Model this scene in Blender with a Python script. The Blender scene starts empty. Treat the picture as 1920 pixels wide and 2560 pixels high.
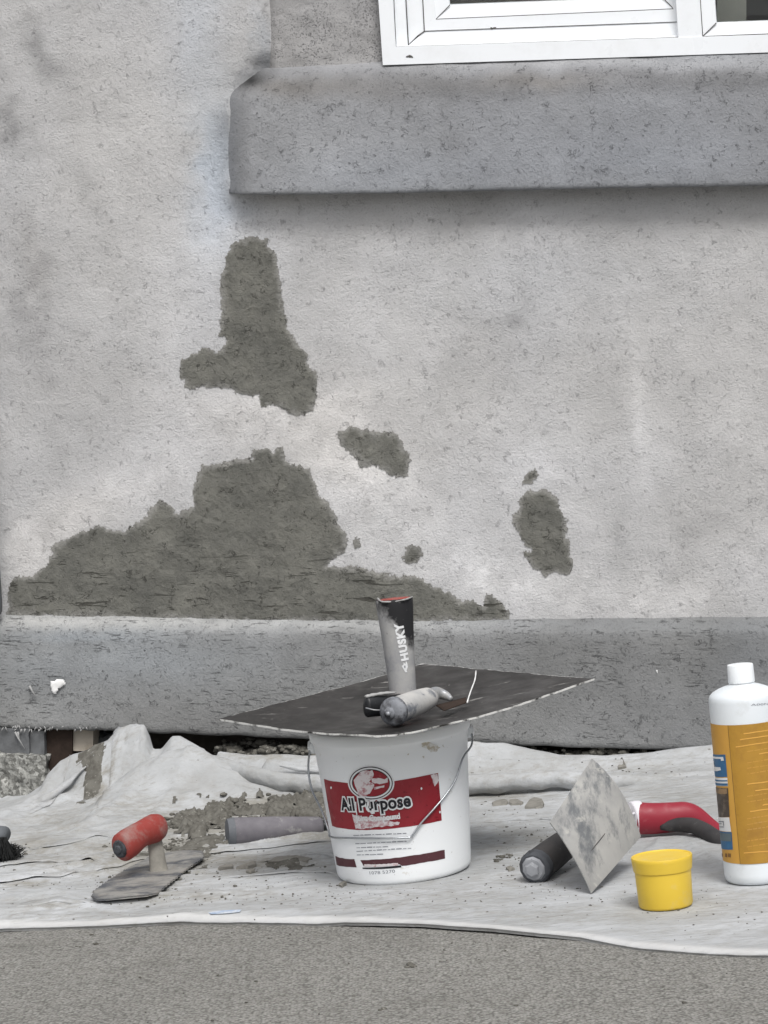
import bpy, bmesh, math, random
import numpy as np
from mathutils import Vector, Matrix, Euler
R = math.radians
random.seed(7)
rng = np.random.default_rng(11)
scene = bpy.context.scene
col = scene.collection

# ------------------------------------------------------------------ camera
F = 6200.0                                   # focal length in pixels of a 1920 x 2560 frame
PITCH = math.atan(230 / F)
HC = 0.57
cam = bpy.data.cameras.new('camera')
cam.sensor_fit = 'VERTICAL'; cam.sensor_height = 36; cam.sensor_width = 27
cam.lens = 36 * F / 2560
cam.clip_start = 0.05; cam.clip_end = 500
camo = bpy.data.objects.new('camera', cam); col.objects.link(camo)
camo.location = (0, 0, HC); camo.rotation_euler = (R(90) - PITCH, 0, 0)
scene.camera = camo
# ------------------------------------------------------------------ light
SUN_EL, SUN_AZ = R(54), R(14)              # overcast: a broad soft source high in front of the wall
w = bpy.data.worlds.new('World'); scene.world = w; w.use_nodes = True
nt = w.node_tree
sky = nt.nodes.new('ShaderNodeTexSky'); sky.sky_type = 'NISHITA'; sky.sun_disc = False
sky.sun_elevation = SUN_EL; sky.sun_rotation = R(180) + SUN_AZ
sky.dust_density = 4.0; sky.air_density = 1.0
hs = nt.nodes.new('ShaderNodeHueSaturation'); hs.inputs['Saturation'].default_value = 0.36
nt.links.new(sky.outputs[0], hs.inputs['Color'])
bg = nt.nodes['Background']; nt.links.new(hs.outputs[0], bg.inputs[0]); bg.inputs[1].default_value = 0.075
sun = bpy.data.lights.new('sun', 'SUN'); sun.energy = 1.5; sun.angle = R(20); sun.color = (1.0, 0.985, 0.965)
so = bpy.data.objects.new('sun', sun); col.objects.link(so)
so.rotation_euler = (R(90) - SUN_EL, 0, SUN_AZ)
scene.view_settings.view_transform = 'Standard'; scene.view_settings.look = 'None'
scene.view_settings.exposure = 0.70; scene.view_settings.gamma = 1
scene.cycles.max_bounces = 8

# ------------------------------------------------------------------ geometry of the place
AL = R(12.7); ca, sa = math.cos(AL), math.sin(AL)
WU = np.array([ca, -sa, 0.0]); WN = np.array([-sa, -ca, 0.0]); W0 = np.array([0, 3.95, 0.0])
GS = 0.096; GX = 0.026                       # the pavement climbs to the right
TILT = math.atan(GS)
EYE = np.array([0, 0, HC])
cp, sp = math.cos(PITCH), math.sin(PITCH)
FW = np.array([0, cp, -sp]); UP = np.array([0, sp, cp]); RT = np.array([1.0, 0, 0])

def ray(px, py):
    return FW + RT * ((px - 960) / F) + UP * ((1280 - py) / F)
def P(px, py, Y):
    d = ray(px, py); return EYE + d * (Y / d[1])
def G(px, py, dz=0.0):                       # point of the pavement (plus dz)
    d = ray(px, py)
    t = (-HC - GS * GX + dz) / (d[2] - GS * d[0]); return EYE + d * t
def gz(x, y=0): return GS * (x - GX)
def Wp(px, py, off=0.0):                     # point of the wall plane, off metres proud, in wall coordinates (s, y, z)
    d = ray(px, py)
    t = (np.dot(W0 - EYE, WN) + off) / np.dot(d, WN); p = EYE + d * t
    return np.array([np.dot(p - W0, WU), -off, p[2]])
def wallY(x): return 3.95 - x * sa / ca
def w2w(s, y, z): return W0 + WU * s - WN * y + np.array([0, 0, z])
def proj(p):
    q = p - EYE; a = q @ FW
    return 960 + F * (q @ RT) / a, 1280 - F * (q @ UP) / a

# ------------------------------------------------------------------ numpy noise
def _hash(ix, iy, seed):
    h = (ix.astype(np.int64) * 374761393 + iy.astype(np.int64) * 668265263 + seed * 1442695041) & 0x7fffffff
    h = ((h ^ (h >> 13)) * 1274126177) & 0x7fffffff
    return ((h ^ (h >> 16)) & 0xffff) / 65535.0
def vn(x, y, seed=0):
    x = np.asarray(x, float); y = np.asarray(y, float)
    ix = np.floor(x); iy = np.floor(y); fx = x - ix; fy = y - iy
    fx = fx * fx * (3 - 2 * fx); fy = fy * fy * (3 - 2 * fy)
    a = _hash(ix, iy, seed); b = _hash(ix + 1, iy, seed); c = _hash(ix, iy + 1, seed); d = _hash(ix + 1, iy + 1, seed)
    return (a + (b - a) * fx) * (1 - fy) + (c + (d - c) * fx) * fy - 0.5
def fbm(x, y, seed=0, o=4):
    s = 0; a = 1; f = 1
    for i in range(o):
        s = s + a * vn(x * f, y * f, seed + i * 17); a *= 0.5; f *= 2.03
    return s

# ------------------------------------------------------------------ object helpers
MATS = {}                                     # root matrices
def tag(o, label=None, cat=None, group=None, kind=None):
    if label: o['label'] = label
    if cat: o['category'] = cat
    if group: o['group'] = group
    if kind: o['kind'] = kind
def empty(name, loc, rot=(0, 0, 0)):
    o = bpy.data.objects.new(name, None); col.objects.link(o)
    o.location = tuple(loc); o.rotation_euler = rot; o.empty_display_size = 0.05
    MATS[o.name] = Matrix.Translation(Vector(tuple(loc))) @ Euler(rot).to_matrix().to_4x4()
    return o
def mesh(name, V, Fc, mat, parent=None, smooth=True, local=False, origin=None, attrs=None, mods=None):
    V = np.asarray(V, float).reshape(-1, 3)
    M = MATS.get(parent.name) if parent else None
    loc = None
    if M is not None and not local:
        Mi = np.array(M.inverted()); V = V @ Mi[:3, :3].T + Mi[:3, 3]
    elif parent is None and origin is not None:
        V = V - np.asarray(origin); loc = origin
    me = bpy.data.meshes.new(name)
    me.from_pydata(V.tolist(), [], [tuple(int(i) for i in f) for f in Fc])
    me.validate()
    if smooth: me.polygons.foreach_set('use_smooth', [True] * len(me.polygons))
    if mat: me.materials.append(mat)
    if attrs:
        for k, A in attrs.items():
            A = np.asarray(A, float)
            if A.ndim == 1:
                at = me.attributes.new(k, 'FLOAT', 'POINT'); at.data.foreach_set('value', A.astype(np.float32))
            else:
                at = me.attributes.new(k, 'FLOAT_COLOR', 'POINT')
                at.data.foreach_set('color', np.c_[A, np.ones(len(A))].astype(np.float32).ravel())
    o = bpy.data.objects.new(name, me); col.objects.link(o)
    if loc is not None: o.location = tuple(loc)
    if parent is not None:
        o.parent = parent
        if M is not None: MATS[o.name] = M
    return o
def gridfaces(n, m, wrap=False, off=0):       # n rows of m
    f = []
    mm = m if wrap else m - 1
    for i in range(n - 1):
        for j in range(mm):
            k = (j + 1) % m
            f.append((off + i * m + j, off + i * m + k, off + (i + 1) * m + k, off + (i + 1) * m + j))
    return f
class MB:
    def __init__(s): s.v = []; s.f = []
    def add(s, V, Fc):
        o = len(s.v); s.v += [tuple(map(float, p)) for p in V]; s.f += [tuple(int(i) + o for i in f) for f in Fc]; return s
    def box(s, c, h, Rm=None, bev=0.0):
        c = np.asarray(c, float); h = np.asarray(h, float)
        bm = bmesh.new(); bmesh.ops.create_cube(bm, size=2)
        for v in bm.verts: v.co = Vector((v.co.x * h[0], v.co.y * h[1], v.co.z * h[2]))
        if bev > 0: bmesh.ops.bevel(bm, geom=bm.edges[:], offset=bev, segments=2, affect='EDGES')
        bm.verts.index_update()
        V = np.array([v.co[:] for v in bm.verts]); Fc = [[v.index for v in f.verts] for f in bm.faces]; bm.free()
        if Rm is not None: V = V @ np.array(Rm)[:3, :3].T
        return s.add(V + c, Fc)
    def sweep(s, pts, rad, n=24, caps=True, ell=None, up=None):
        pts = [np.asarray(p, float) for p in pts]; m = len(pts)
        T = []
        for i in range(m):
            t = pts[min(i + 1, m - 1)] - pts[max(i - 1, 0)]; L = np.linalg.norm(t)
            T.append(t / L if L > 1e-9 else (T[-1] if T else np.array([0, 0, 1.0])))
        u = np.array(up if up is not None else [0, 0, 1.0], float)
        if abs(np.dot(u, T[0])) > 0.95: u = np.array([0, 1.0, 0])
        V = []
        for i in range(m):
            u = u - T[i] * np.dot(u, T[i]); u /= np.linalg.norm(u); b = np.cross(T[i], u)
            r = rad[i] if hasattr(rad, '__len__') else rad
            e = 1.0 if ell is None else (ell[i] if hasattr(ell, '__len__') else ell)
            for k in range(n):
                a = 2 * math.pi * k / n
                V.append(pts[i] + u * (r * math.cos(a)) + b * (r * e * math.sin(a)))
        Fc = gridfaces(m, n, True)
        if caps:
            V += [pts[0], pts[-1]]; c0, c1 = m * n, m * n + 1
            Fc += [(c0, (k + 1) % n, k) for k in range(n)]
            Fc += [(c1, (m - 1) * n + k, (m - 1) * n + (k + 1) % n) for k in range(n)]
        return s.add(V, Fc)
    def slab(s, Gp, th, nrm=None):            # grid of points (n,m,3) thickened
        Gp = np.asarray(Gp, float); n, m = Gp.shape[:2]
        if nrm is None:
            N = np.cross(np.gradient(Gp, axis=1), np.gradient(Gp, axis=0)); N /= np.linalg.norm(N, axis=2, keepdims=True)
        else: N = np.broadcast_to(np.asarray(nrm, float), Gp.shape)
        A = Gp.reshape(-1, 3); B = (Gp - N * th).reshape(-1, 3)
        Fc = gridfaces(n, m); k = n * m
        Fc += [tuple(reversed([i + k for i in f])) for f in gridfaces(n, m)]
        ring = [j for j in range(m)] + [i * m + m - 1 for i in range(1, n)] + [(n - 1) * m + j for j in range(m - 2, -1, -1)] + [i * m for i in range(n - 2, 0, -1)]
        for i in range(len(ring)):
            a, b = ring[i], ring[(i + 1) % len(ring)]; Fc.append((a, a + k, b + k, b))
        return s.add(np.r_[A, B], Fc)
    def build(s, name, mat, parent=None, smooth=True, **kw):
        return mesh(name, np.array(s.v), s.f, mat, parent, smooth, **kw)
def autosmooth(o, ang=35):
    me = o.data
    try: me.set_sharp_from_angle(angle=R(ang))
    except Exception: pass
    return o
def cr(pts, n=8):                             # Catmull-Rom through points
    pts = [np.asarray(p, float) for p in pts]; out = []
    q = [2 * pts[0] - pts[1]] + pts + [2 * pts[-1] - pts[-2]]
    for i in range(1, len(q) - 2):
        for k in range(n):
            t = k / n
            out.append(0.5 * (2 * q[i] + (q[i + 1] - q[i - 1]) * t + (2 * q[i - 1] - 5 * q[i] + 4 * q[i + 1] - q[i + 2]) * t * t + (3 * q[i] - 3 * q[i + 1] + q[i + 2] - q[i - 1]) * t ** 3))
    out.append(pts[-1]); return out
def bilin(A, B, C_, D, n, m):                 # corners A(0,0) B(0,1) C(1,1) D(1,0)
    u = np.linspace(0, 1, n)[:, None, None]; v = np.linspace(0, 1, m)[None, :, None]
    A, B, C_, D = [np.asarray(q, float) for q in (A, B, C_, D)]
    return A * (1 - u) * (1 - v) + B * (1 - u) * v + C_ * u * v + D * u * (1 - v)
def sdf(X, Y, poly):                          # >0 inside
    X = np.asarray(X, float); Y = np.asarray(Y, float)
    d = np.full(X.shape, 1e9); ins = np.zeros(X.shape, bool)
    n = len(poly)
    for i in range(n):
        x1, y1 = poly[i]; x2, y2 = poly[(i + 1) % n]
        dx, dy = x2 - x1, y2 - y1; L = dx * dx + dy * dy + 1e-12
        t = np.clip(((X - x1) * dx + (Y - y1) * dy) / L, 0, 1)
        d = np.minimum(d, np.hypot(X - x1 - t * dx, Y - y1 - t * dy))
        c = ((y1 > Y) != (y2 > Y)) & (X < (x2 - x1) * (Y - y1) / (y2 - y1 + 1e-12) + x1)
        ins ^= c
    return np.where(ins, d, -d)

# ------------------------------------------------------------------ materials
class NM:
    def __init__(s, name):
        s.m = bpy.data.materials.new(name); s.m.use_nodes = True; s.t = s.m.node_tree
        s.b = s.t.nodes['Principled BSDF']; s._o = None
    def n(s, typ, ins=None, **kw):
        q = s.t.nodes.new('ShaderNode' + typ)
        for k, v in kw.items(): setattr(q, k, v)
        for k, v in (ins or {}).items(): s.put(q.inputs[k], v)
        return q
    def put(s, sock, v):
        if hasattr(v, 'is_output') or isinstance(v, bpy.types.NodeSocket): s.t.links.new(v, sock)
        elif isinstance(v, bpy.types.Node): s.t.links.new(v.outputs[0], sock)
        elif isinstance(v, (tuple, list)) and len(v) == 3 and sock.type == 'RGBA': sock.default_value = (*v, 1)
        else: sock.default_value = v
    def obj(s):
        if s._o is None: s._o = s.n('TexCoord').outputs['Object']
        return s._o
    def scaled(s, sc):
        return s.n('Mapping', {'Vector': s.obj(), 'Scale': sc}).outputs[0]
    def noise(s, scale, detail=4, rough=0.55, vec=None, dist=0.0):
        return s.n('TexNoise', {'Vector': vec if vec is not None else s.obj(), 'Scale': scale, 'Detail': detail, 'Roughness': rough, 'Distortion': dist}).outputs[0]
    def ramp(s, x, a, b, va=0.0, vb=1.0):
        return s.n('MapRange', {0: x, 1: a, 2: b, 3: va, 4: vb}).outputs[0]
    def math(s, op, a, b=0.0):
        return s.n('Math', {0: a, 1: b}, operation=op).outputs[0]
    def mix(s, f, a, b, mode='MIX'):
        q = s.n('Mix', data_type='RGBA', blend_type=mode)
        s.put(q.inputs[0], f); s.put(q.inputs[6], a); s.put(q.inputs[7], b); return q.outputs[2]
    def attr(s, name, which=0): return s.n('Attribute', attribute_name=name).outputs[which]
    def bump(s, h, strength=0.3, dist=0.001, prev=None):
        q = s.n('Bump', {'Height': h, 'Strength': strength, 'Distance': dist})
        if prev is not None: s.put(q.inputs['Normal'], prev)
        return q.outputs[0]
    def done(s, color=None, rough=None, normal=None, metal=None, spec=None):
        for k, v in (('Base Color', color), ('Roughness', rough), ('Normal', normal), ('Metallic', metal), ('Specular IOR Level', spec)):
            if v is not None: s.put(s.b.inputs[k], v)
        return s.m
def squiggles(M, scale, width, mask_scale, lo, hi, seed=0.0, wob=0.012):
    off = M.n('Mapping', {'Vector': M.obj(), 'Location': (seed, seed * 0.7, seed * 1.3)}).outputs[0]
    nz = M.n('TexNoise', {'Vector': off, 'Scale': scale * 0.9, 'Detail': 3.0, 'Roughness': 0.6})
    dsp = M.n('VectorMath', {0: nz.outputs[1], 1: (0.5, 0.5, 0.5)}, operation='SUBTRACT').outputs[0]
    dsp = M.n('VectorMath', {0: dsp, 'Scale': wob * 2}, operation='SCALE').outputs[0]
    v = M.n('VectorMath', {0: off, 1: dsp}, operation='ADD').outputs[0]
    vo = M.n('TexVoronoi', {'Vector': v, 'Scale': scale}, feature='DISTANCE_TO_EDGE').outputs[0]
    line = M.ramp(vo, 0.0, width, 1.0, 0.0)
    mk = M.ramp(M.noise(mask_scale, 3, 0.6, vec=off), lo, hi)
    return M.math('MULTIPLY', line, mk)
def stucco(name, c, dark=0.35, pit=0.5, grain=260, crack=1.0, var=0.10, bump=0.5, horiz=False, attr=True, warm=0.5, pitlo=0.6):
    M = NM(name)
    c = np.array(c)
    big = M.noise(5, 5, 0.6); mid = M.noise(32, 4, 0.65)
    a = M.mix(M.ramp(big, 0.35, 0.65), tuple(c * (1 - var)), tuple(c * (1 + var * 0.7)))
    a = M.mix(M.ramp(mid, 0.3, 0.7, 0, 1.0), a, M.mix(1.0, a, (1 + var * .5, 1 + var * .5, 1 + var * .55), 'MULTIPLY'))
    cool = M.ramp(M.noise(2.6, 3, 0.5), 0.4, 0.62)
    a = M.mix(M.math('MULTIPLY', cool, warm), a, M.mix(1.0, a, (0.965, 0.985, 1.03), 'MULTIPLY'))
    if attr: a = M.mix(1.0, a, M.attr('tone'), 'MULTIPLY')
    g = M.noise(grain, 3, 0.7)
    a = M.mix(M.ramp(g, 0.32, 0.72, 0.0, 0.30), a, M.mix(1.0, a, (1.35, 1.35, 1.35), 'MULTIPLY'))
    # pits: small dark holes
    pz = M.ramp(M.noise(grain * 1.15, 2, 0.6), pitlo, pitlo + 0.09)
    pm = M.ramp(M.noise(11, 3, 0.6), 0.36, 0.66, 0.15, 1.0)
    pits = M.math('MULTIPLY', M.math('MULTIPLY', pz, pm), pit)
    vec = None
    s1 = squiggles(M, 62, 0.045, 60, 0.60, 0.64, 0.0, 0.03)
    s2 = squiggles(M, 110, 0.07, 75, 0.60, 0.65, 3.1, 0.016)
    cr_ = M.math('MULTIPLY', M.math('MAXIMUM', s1, s2), crack)
    if horiz:
        st = M.scaled((22, 22, 210))
        hz = M.ramp(M.noise(1.6, 4, 0.62, vec=st, dist=0.6), 0.60, 0.64)
        hz = M.math('MULTIPLY', hz, M.ramp(M.noise(9, 2), 0.50, 0.56))
        cr_ = M.math('MAXIMUM', cr_, M.math('MULTIPLY', hz, 0.85))
    dk = M.math('MINIMUM', M.math('ADD', pits, cr_), 1.0)
    a = M.mix(dk, a, M.mix(1.0, a, (dark, dark, dark * 1.02), 'MULTIPLY'))
    h = M.math('SUBTRACT', M.math('ADD', M.math('ADD', M.math('MULTIPLY', g, 0.7), M.math('MULTIPLY', mid, 0.9)), M.math('MULTIPLY', M.noise(120, 5, 0.7), 0.9)), M.math('MULTIPLY', dk, 0.9))
    nrm = M.bump(h, bump, 0.0022)
    return M.done(a, 0.92, nrm, spec=0.2)
def painted(name, c, rough=0.5, dirt=(0.2, 0.19, 0.17), amt=0.25, scale=30, lo=0.55, hi=0.7, spec=0.4, metal=0.0, bump=0.15, bscale=200, var=0.08, attr=None, attrcol=None, dirt2=None):
    M = NM(name); c = np.array(c, float)
    a = M.mix(M.noise(scale * 0.4, 4), tuple(c * (1 - var)), tuple(c * (1 + var)))
    d = M.math('MULTIPLY', M.ramp(M.noise(scale, 6, 0.7), lo, hi), amt)
    a = M.mix(d, a, dirt)
    if dirt2:
        d2 = M.ramp(M.noise(scale * 2.2, 5, 0.7, vec=M.n('Mapping', {'Vector': M.obj(), 'Location': (5.1, 2.2, 7.7)}).outputs[0]), dirt2[1], dirt2[2])
        a = M.mix(d2, a, dirt2[0])
    if attr: a = M.mix(M.attr(attr, 2), a, attrcol)
    rg = M.ramp(M.noise(scale * 1.5, 4), 0.3, 0.7, max(rough - 0.12, 0.05), min(rough + 0.12, 1))
    return M.done(a, rg, M.bump(M.noise(bscale, 4, 0.6), bump, 0.0008), metal, spec)
def plain(name, c, rough=0.6, spec=0.3, metal=0.0, bs=300, bump=0.1):
    return painted(name, c, rough, tuple(np.array(c) * 0.7), 0.35, 40, 0.45, 0.7, spec, metal, bump, bs, 0.05)

M_wall = stucco('wall_stucco', (0.462, 0.457, 0.452), dark=0.55, pit=0.42, crack=0.5, var=0.10, grain=300, bump=0.9, pitlo=0.585)
M_jamb = stucco('jamb_stucco', (0.33, 0.325, 0.32), pit=0.9, crack=0.5, var=0.12, grain=300, bump=0.7, pitlo=0.55, attr=False)
M_sill = stucco('sill_stucco', (0.265, 0.270, 0.278), dark=0.48, pit=0.5, crack=0.7, var=0.14, grain=300, bump=0.9)
M_band = stucco('ledge_stucco', (0.222, 0.224, 0.220), dark=0.46, pit=0.5, crack=0.75, var=0.14, grain=300, bump=0.9, horiz=True)

# fresh mortar patches
def mortar(name):
    M = NM(name)
    a = M.mix(M.ramp(M.noise(11, 5, 0.65), 0.36, 0.64), (0.106, 0.106, 0.095), (0.176, 0.174, 0.153))
    a = M.mix(M.ramp(M.noise(75, 4, 0.7), 0.4, 0.7, 0, 0.35), a, (0.175, 0.172, 0.158))
    a = M.mix(M.math('MULTIPLY', M.ramp(M.attr('edge', 2), 0.0, 1.0, 1.0, 0.0), 0.72), a, (0.33, 0.325, 0.31))
    g = M.noise(300, 3, 0.7)
    s1 = squiggles(M, 62, 0.07, 45, 0.56, 0.62, 1.3, 0.03)
    st = M.scaled((11, 11, 80))
    hz = M.math('MULTIPLY', M.ramp(M.noise(1.6, 4, 0.62, vec=st, dist=0.6), 0.605, 0.65), M.attr('low', 2))
    dk = M.math('MAXIMUM', M.math('MULTIPLY', s1, 0.9), hz)
    dk = M.math('MAXIMUM', dk, M.ramp(g, 0.62, 0.70, 0, 0.6))
    dk = M.math('MAXIMUM', dk, M.math('MULTIPLY', M.ramp(M.noise(140, 3, 0.6), 0.63, 0.69), 0.4))
    a = M.mix(dk, a, (0.06, 0.058, 0.05))
    h = M.math('SUBTRACT', M.math('ADD', g, M.math('MULTIPLY', M.noise(45, 4, 0.7), 1.4)), dk)
    return M.done(a, 0.85, M.bump(h, 0.8, 0.0024), spec=0.3)
M_mortar = mortar('fresh_mortar')

def pavement():
    M = NM('pavement_concrete')
    a = M.mix(M.ramp(M.noise(3, 4), 0.35, 0.65), (0.215, 0.215, 0.199), (0.29, 0.289, 0.268))
    a = M.mix(M.ramp(M.noise(22, 4, 0.7), 0.35, 0.7, 0, 0.5), a, (0.29, 0.283, 0.262))
    vo = M.n('TexVoronoi', {'Vector': M.obj(), 'Scale': 300.0, 'Randomness': 1.0})
    cc = M.n('SeparateColor', {0: vo.outputs[1]}).outputs[0]
    a = M.mix(0.42, a, M.mix(M.ramp(cc, 0.0, 1.0), (0.16, 0.153, 0.14), (0.50, 0.487, 0.455)))
    a = M.mix(M.ramp(vo.outputs[0], 0.45, 0.75, 0, 0.6), a, (0.07, 0.067, 0.06))
    a = M.mix(M.ramp(M.noise(38, 4, 0.65), 0.66, 0.74, 0, 0.75), a, (0.075, 0.07, 0.06))
    a = M.mix(M.ramp(M.noise(9, 4, 0.6), 0.55, 0.75, 0, 0.35), a, (0.15, 0.145, 0.13))
    h = M.math('SUBTRACT', M.noise(300, 3, 0.7), vo.outputs[0])
    return M.done(a, 0.95, M.bump(h, 0.8, 0.003), spec=0.2)
M_pave = pavement()

def canvas():
    M = NM('canvas_cloth')
    a = M.mix(M.ramp(M.noise(6, 5, 0.6), 0.35, 0.65), (0.345, 0.352, 0.352), (0.465, 0.478, 0.49))
    a = M.mix(M.ramp(M.noise(28, 5, 0.7), 0.48, 0.72, 0, 0.6), a, (0.31, 0.305, 0.29))
    st = M.attr('stain_shade', 2)
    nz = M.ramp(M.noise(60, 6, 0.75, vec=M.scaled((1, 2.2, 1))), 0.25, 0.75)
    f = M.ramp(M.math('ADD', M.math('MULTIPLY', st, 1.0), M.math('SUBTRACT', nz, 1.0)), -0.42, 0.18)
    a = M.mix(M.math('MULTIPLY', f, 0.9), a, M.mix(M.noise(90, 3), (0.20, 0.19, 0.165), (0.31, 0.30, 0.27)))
    a = M.mix(M.ramp(M.noise(120, 3, 0.6), 0.70, 0.74, 0, 0.75), a, (0.17, 0.16, 0.14))
    a = M.mix(M.math('MULTIPLY', M.attr('hem', 2), 0.7), a, (0.60, 0.60, 0.59))
    wx = M.n('TexWave', {'Vector': M.obj(), 'Scale': 260.0, 'Distortion': 1.0}, bands_direction='X').outputs[1]
    wy = M.n('TexWave', {'Vector': M.obj(), 'Scale': 260.0, 'Distortion': 1.0}, bands_direction='Y').outputs[1]
    n1 = M.bump(M.math('ADD', wx, wy), 0.12, 0.0004)
    n2 = M.bump(M.noise(26, 5, 0.6, vec=M.scaled((1, 2.0, 1))), 0.6, 0.008, n1)
    return M.done(a, 0.9, n2, spec=0.15)
M_canvas = canvas()

# ================================================================== PAVEMENT
def ground():
    xs = np.r_[np.linspace(-20, -1.2, 12), np.linspace(-1.1, 1.1, 45), np.linspace(1.2, 20, 12)]
    ys = np.r_[np.linspace(-20, 2.0, 12), np.linspace(2.05, 4.6, 50), np.linspace(4.8, 20, 8)]
    X, Y = np.meshgrid(xs, ys)
    Z = GS * (X - GX) + 0.0015 * fbm(X * 9, Y * 9, 3) * (np.abs(X) < 1.2)
    return mesh('pavement', np.c_[X.ravel(), Y.ravel(), Z.ravel()], gridfaces(len(ys), len(xs)), M_pave)
tag(ground(), kind='structure')

# ================================================================== FACADE
fac = empty('house_facade', (W0[0], W0[1], 0), (0, 0, -AL))
tag(fac, 'grey stucco house wall with dark fresh mortar patches behind the bucket', 'wall')

# curves of the ledges in wall coordinates
def wcurve(pts, off):
    q = np.array([Wp(x, y, off) for x, y in pts]); return lambda s: np.interp(s, q[:, 0], q[:, 2])
band_top = wcurve([(-2500, 1500), (0, 1536), (300, 1543), (600, 1549), (1000, 1553), (1300, 1548), (1920, 1543), (4500, 1515)], 0.0)
band_lip = wcurve([(-2500, 1545), (0, 1566), (160, 1571), (300, 1572), (600, 1577), (1000, 1580), (1300, 1577), (1920, 1572), (4500, 1560)], 0.028)
band_bot = wcurve([(-2500, 1760), (0, 1816), (120, 1822), (240, 1824), (300, 1829), (560, 1838), (800, 1849), (1180, 1857), (1400, 1867), (1770, 1876), (1920, 1880), (4500, 1930)], 0.028)
# window outline (outer frame) used for the hole
win_poly = [(948, -900), (968, 150), (4400, 50), (4400, -900)]
hole = [tuple(Wp(x, y, 0)[[0, 2]]) for x, y in win_poly]

BL = [  # (px, py, rx, ry, angle, lightness change, blue tint)
 (95, 120, 28, 95, -25, -.14, 0), (20, 300, 40, 90, -15, -.16, 0), (215, 480, 22, 55, -15, -.12, 0), (75, 640, 40, 120, -10, -.10, -.01),
 (60, 780, 60, 130, 0, -.07, 0), (110, 900, 60, 120, -20, -.05, 0), (480, 60, 60, 160, 0, .03, .04), (640, 100, 16, 90, -4, -.10, .04), (640, 168, 36, 26, -25, -.36, .02), (612, 190, 30, 16, -35, -.12, .02), (520, 420, 45, 200, 0, .05, .05), (560, 560, 80, 90, 0, .08, .03), (570, 360, 26, 130, 0, -.13, .05), (530, 400, 30, 110, 0, -.04, .05), (590, 520, 50, 30, 0, -.06, .03), (700, 1000, 220, 50, 0, .10, -.01), (1000, 1200, 60, 60, 0, .06, 0),  # dark blobs at sill end, corner hollow and jamb edge are painted shade
 (600, 1050, 260, 70, 8, .10, -.01), (860, 1130, 120, 90, 25, .12, -.01), (930, 1290, 130, 110, 10, .10, 0), (300, 1230, 200, 60, -25, .11, -.01), (60, 1400, 90, 80, -30, .10, -.01),
 (150, 1290, 120, 60, -30, .08, -.01), (660, 640, 60, 200, 8, .07, 0), (420, 780, 70, 140, 0, .05, 0), (1100, 560, 420, 45, 0, .05, -.005), (1250, 900, 90, 180, 25, -.05, 0), (1290, 800, 30, 40, 0, -.10, 0),
 (1220, 1030, 70, 55, -35, .08, 0), (1330, 1180, 60, 90, 10, .08, 0), (1600, 1090, 26, 140, 0, .10, 0), (1575, 900, 26, 90, 0, .08, 0), (1100, 970, 30, 70, 20, -.05, 0),
 (1200, 1420, 200, 60, 20, .13, 0), (1420, 1470, 220, 60, 5, .12, 0), (1700, 1490, 170, 50, 0, .08, 0), (1560, 1430, 40, 60, 10, -.09, 0), (1690, 1400, 30, 70, 20, -.07, 0),
 (1400, 1250, 70, 120, 0, .05, 0), (1770, 1200, 160, 260, 0, -.04, 0), (1700, 700, 220, 160, 0, -.02, 0), (1300, 700, 300, 110, 0, .02, .01), (1560, 1320, 60, 40, 0, -.06, 0),
 (1060, 1500, 30, 60, 30, -.05, 0), (300, 330, 120, 200, 0, .03, 0), (150, 1130, 140, 160, 0, -.05, 0), (350, 960, 120, 90, 0, -.03, 0), (1500, 640, 120, 60, 0, -.03, 0),
]
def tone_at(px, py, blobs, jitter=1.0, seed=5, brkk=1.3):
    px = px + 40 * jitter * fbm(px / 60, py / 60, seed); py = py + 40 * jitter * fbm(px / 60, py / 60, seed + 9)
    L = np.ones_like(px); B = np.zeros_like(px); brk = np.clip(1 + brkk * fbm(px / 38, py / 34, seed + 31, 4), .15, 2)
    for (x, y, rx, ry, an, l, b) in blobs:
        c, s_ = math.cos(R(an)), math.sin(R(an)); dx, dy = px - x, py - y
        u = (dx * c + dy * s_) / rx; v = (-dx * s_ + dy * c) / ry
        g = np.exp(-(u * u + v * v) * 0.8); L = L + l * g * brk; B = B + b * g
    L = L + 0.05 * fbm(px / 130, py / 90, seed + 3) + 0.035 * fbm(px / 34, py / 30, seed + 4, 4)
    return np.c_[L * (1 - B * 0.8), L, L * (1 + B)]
def wallworld(s, y, z):
    return W0[None] + np.outer(s, WU) - np.outer(y, WN) + np.c_[0 * s, 0 * s, z]

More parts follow.
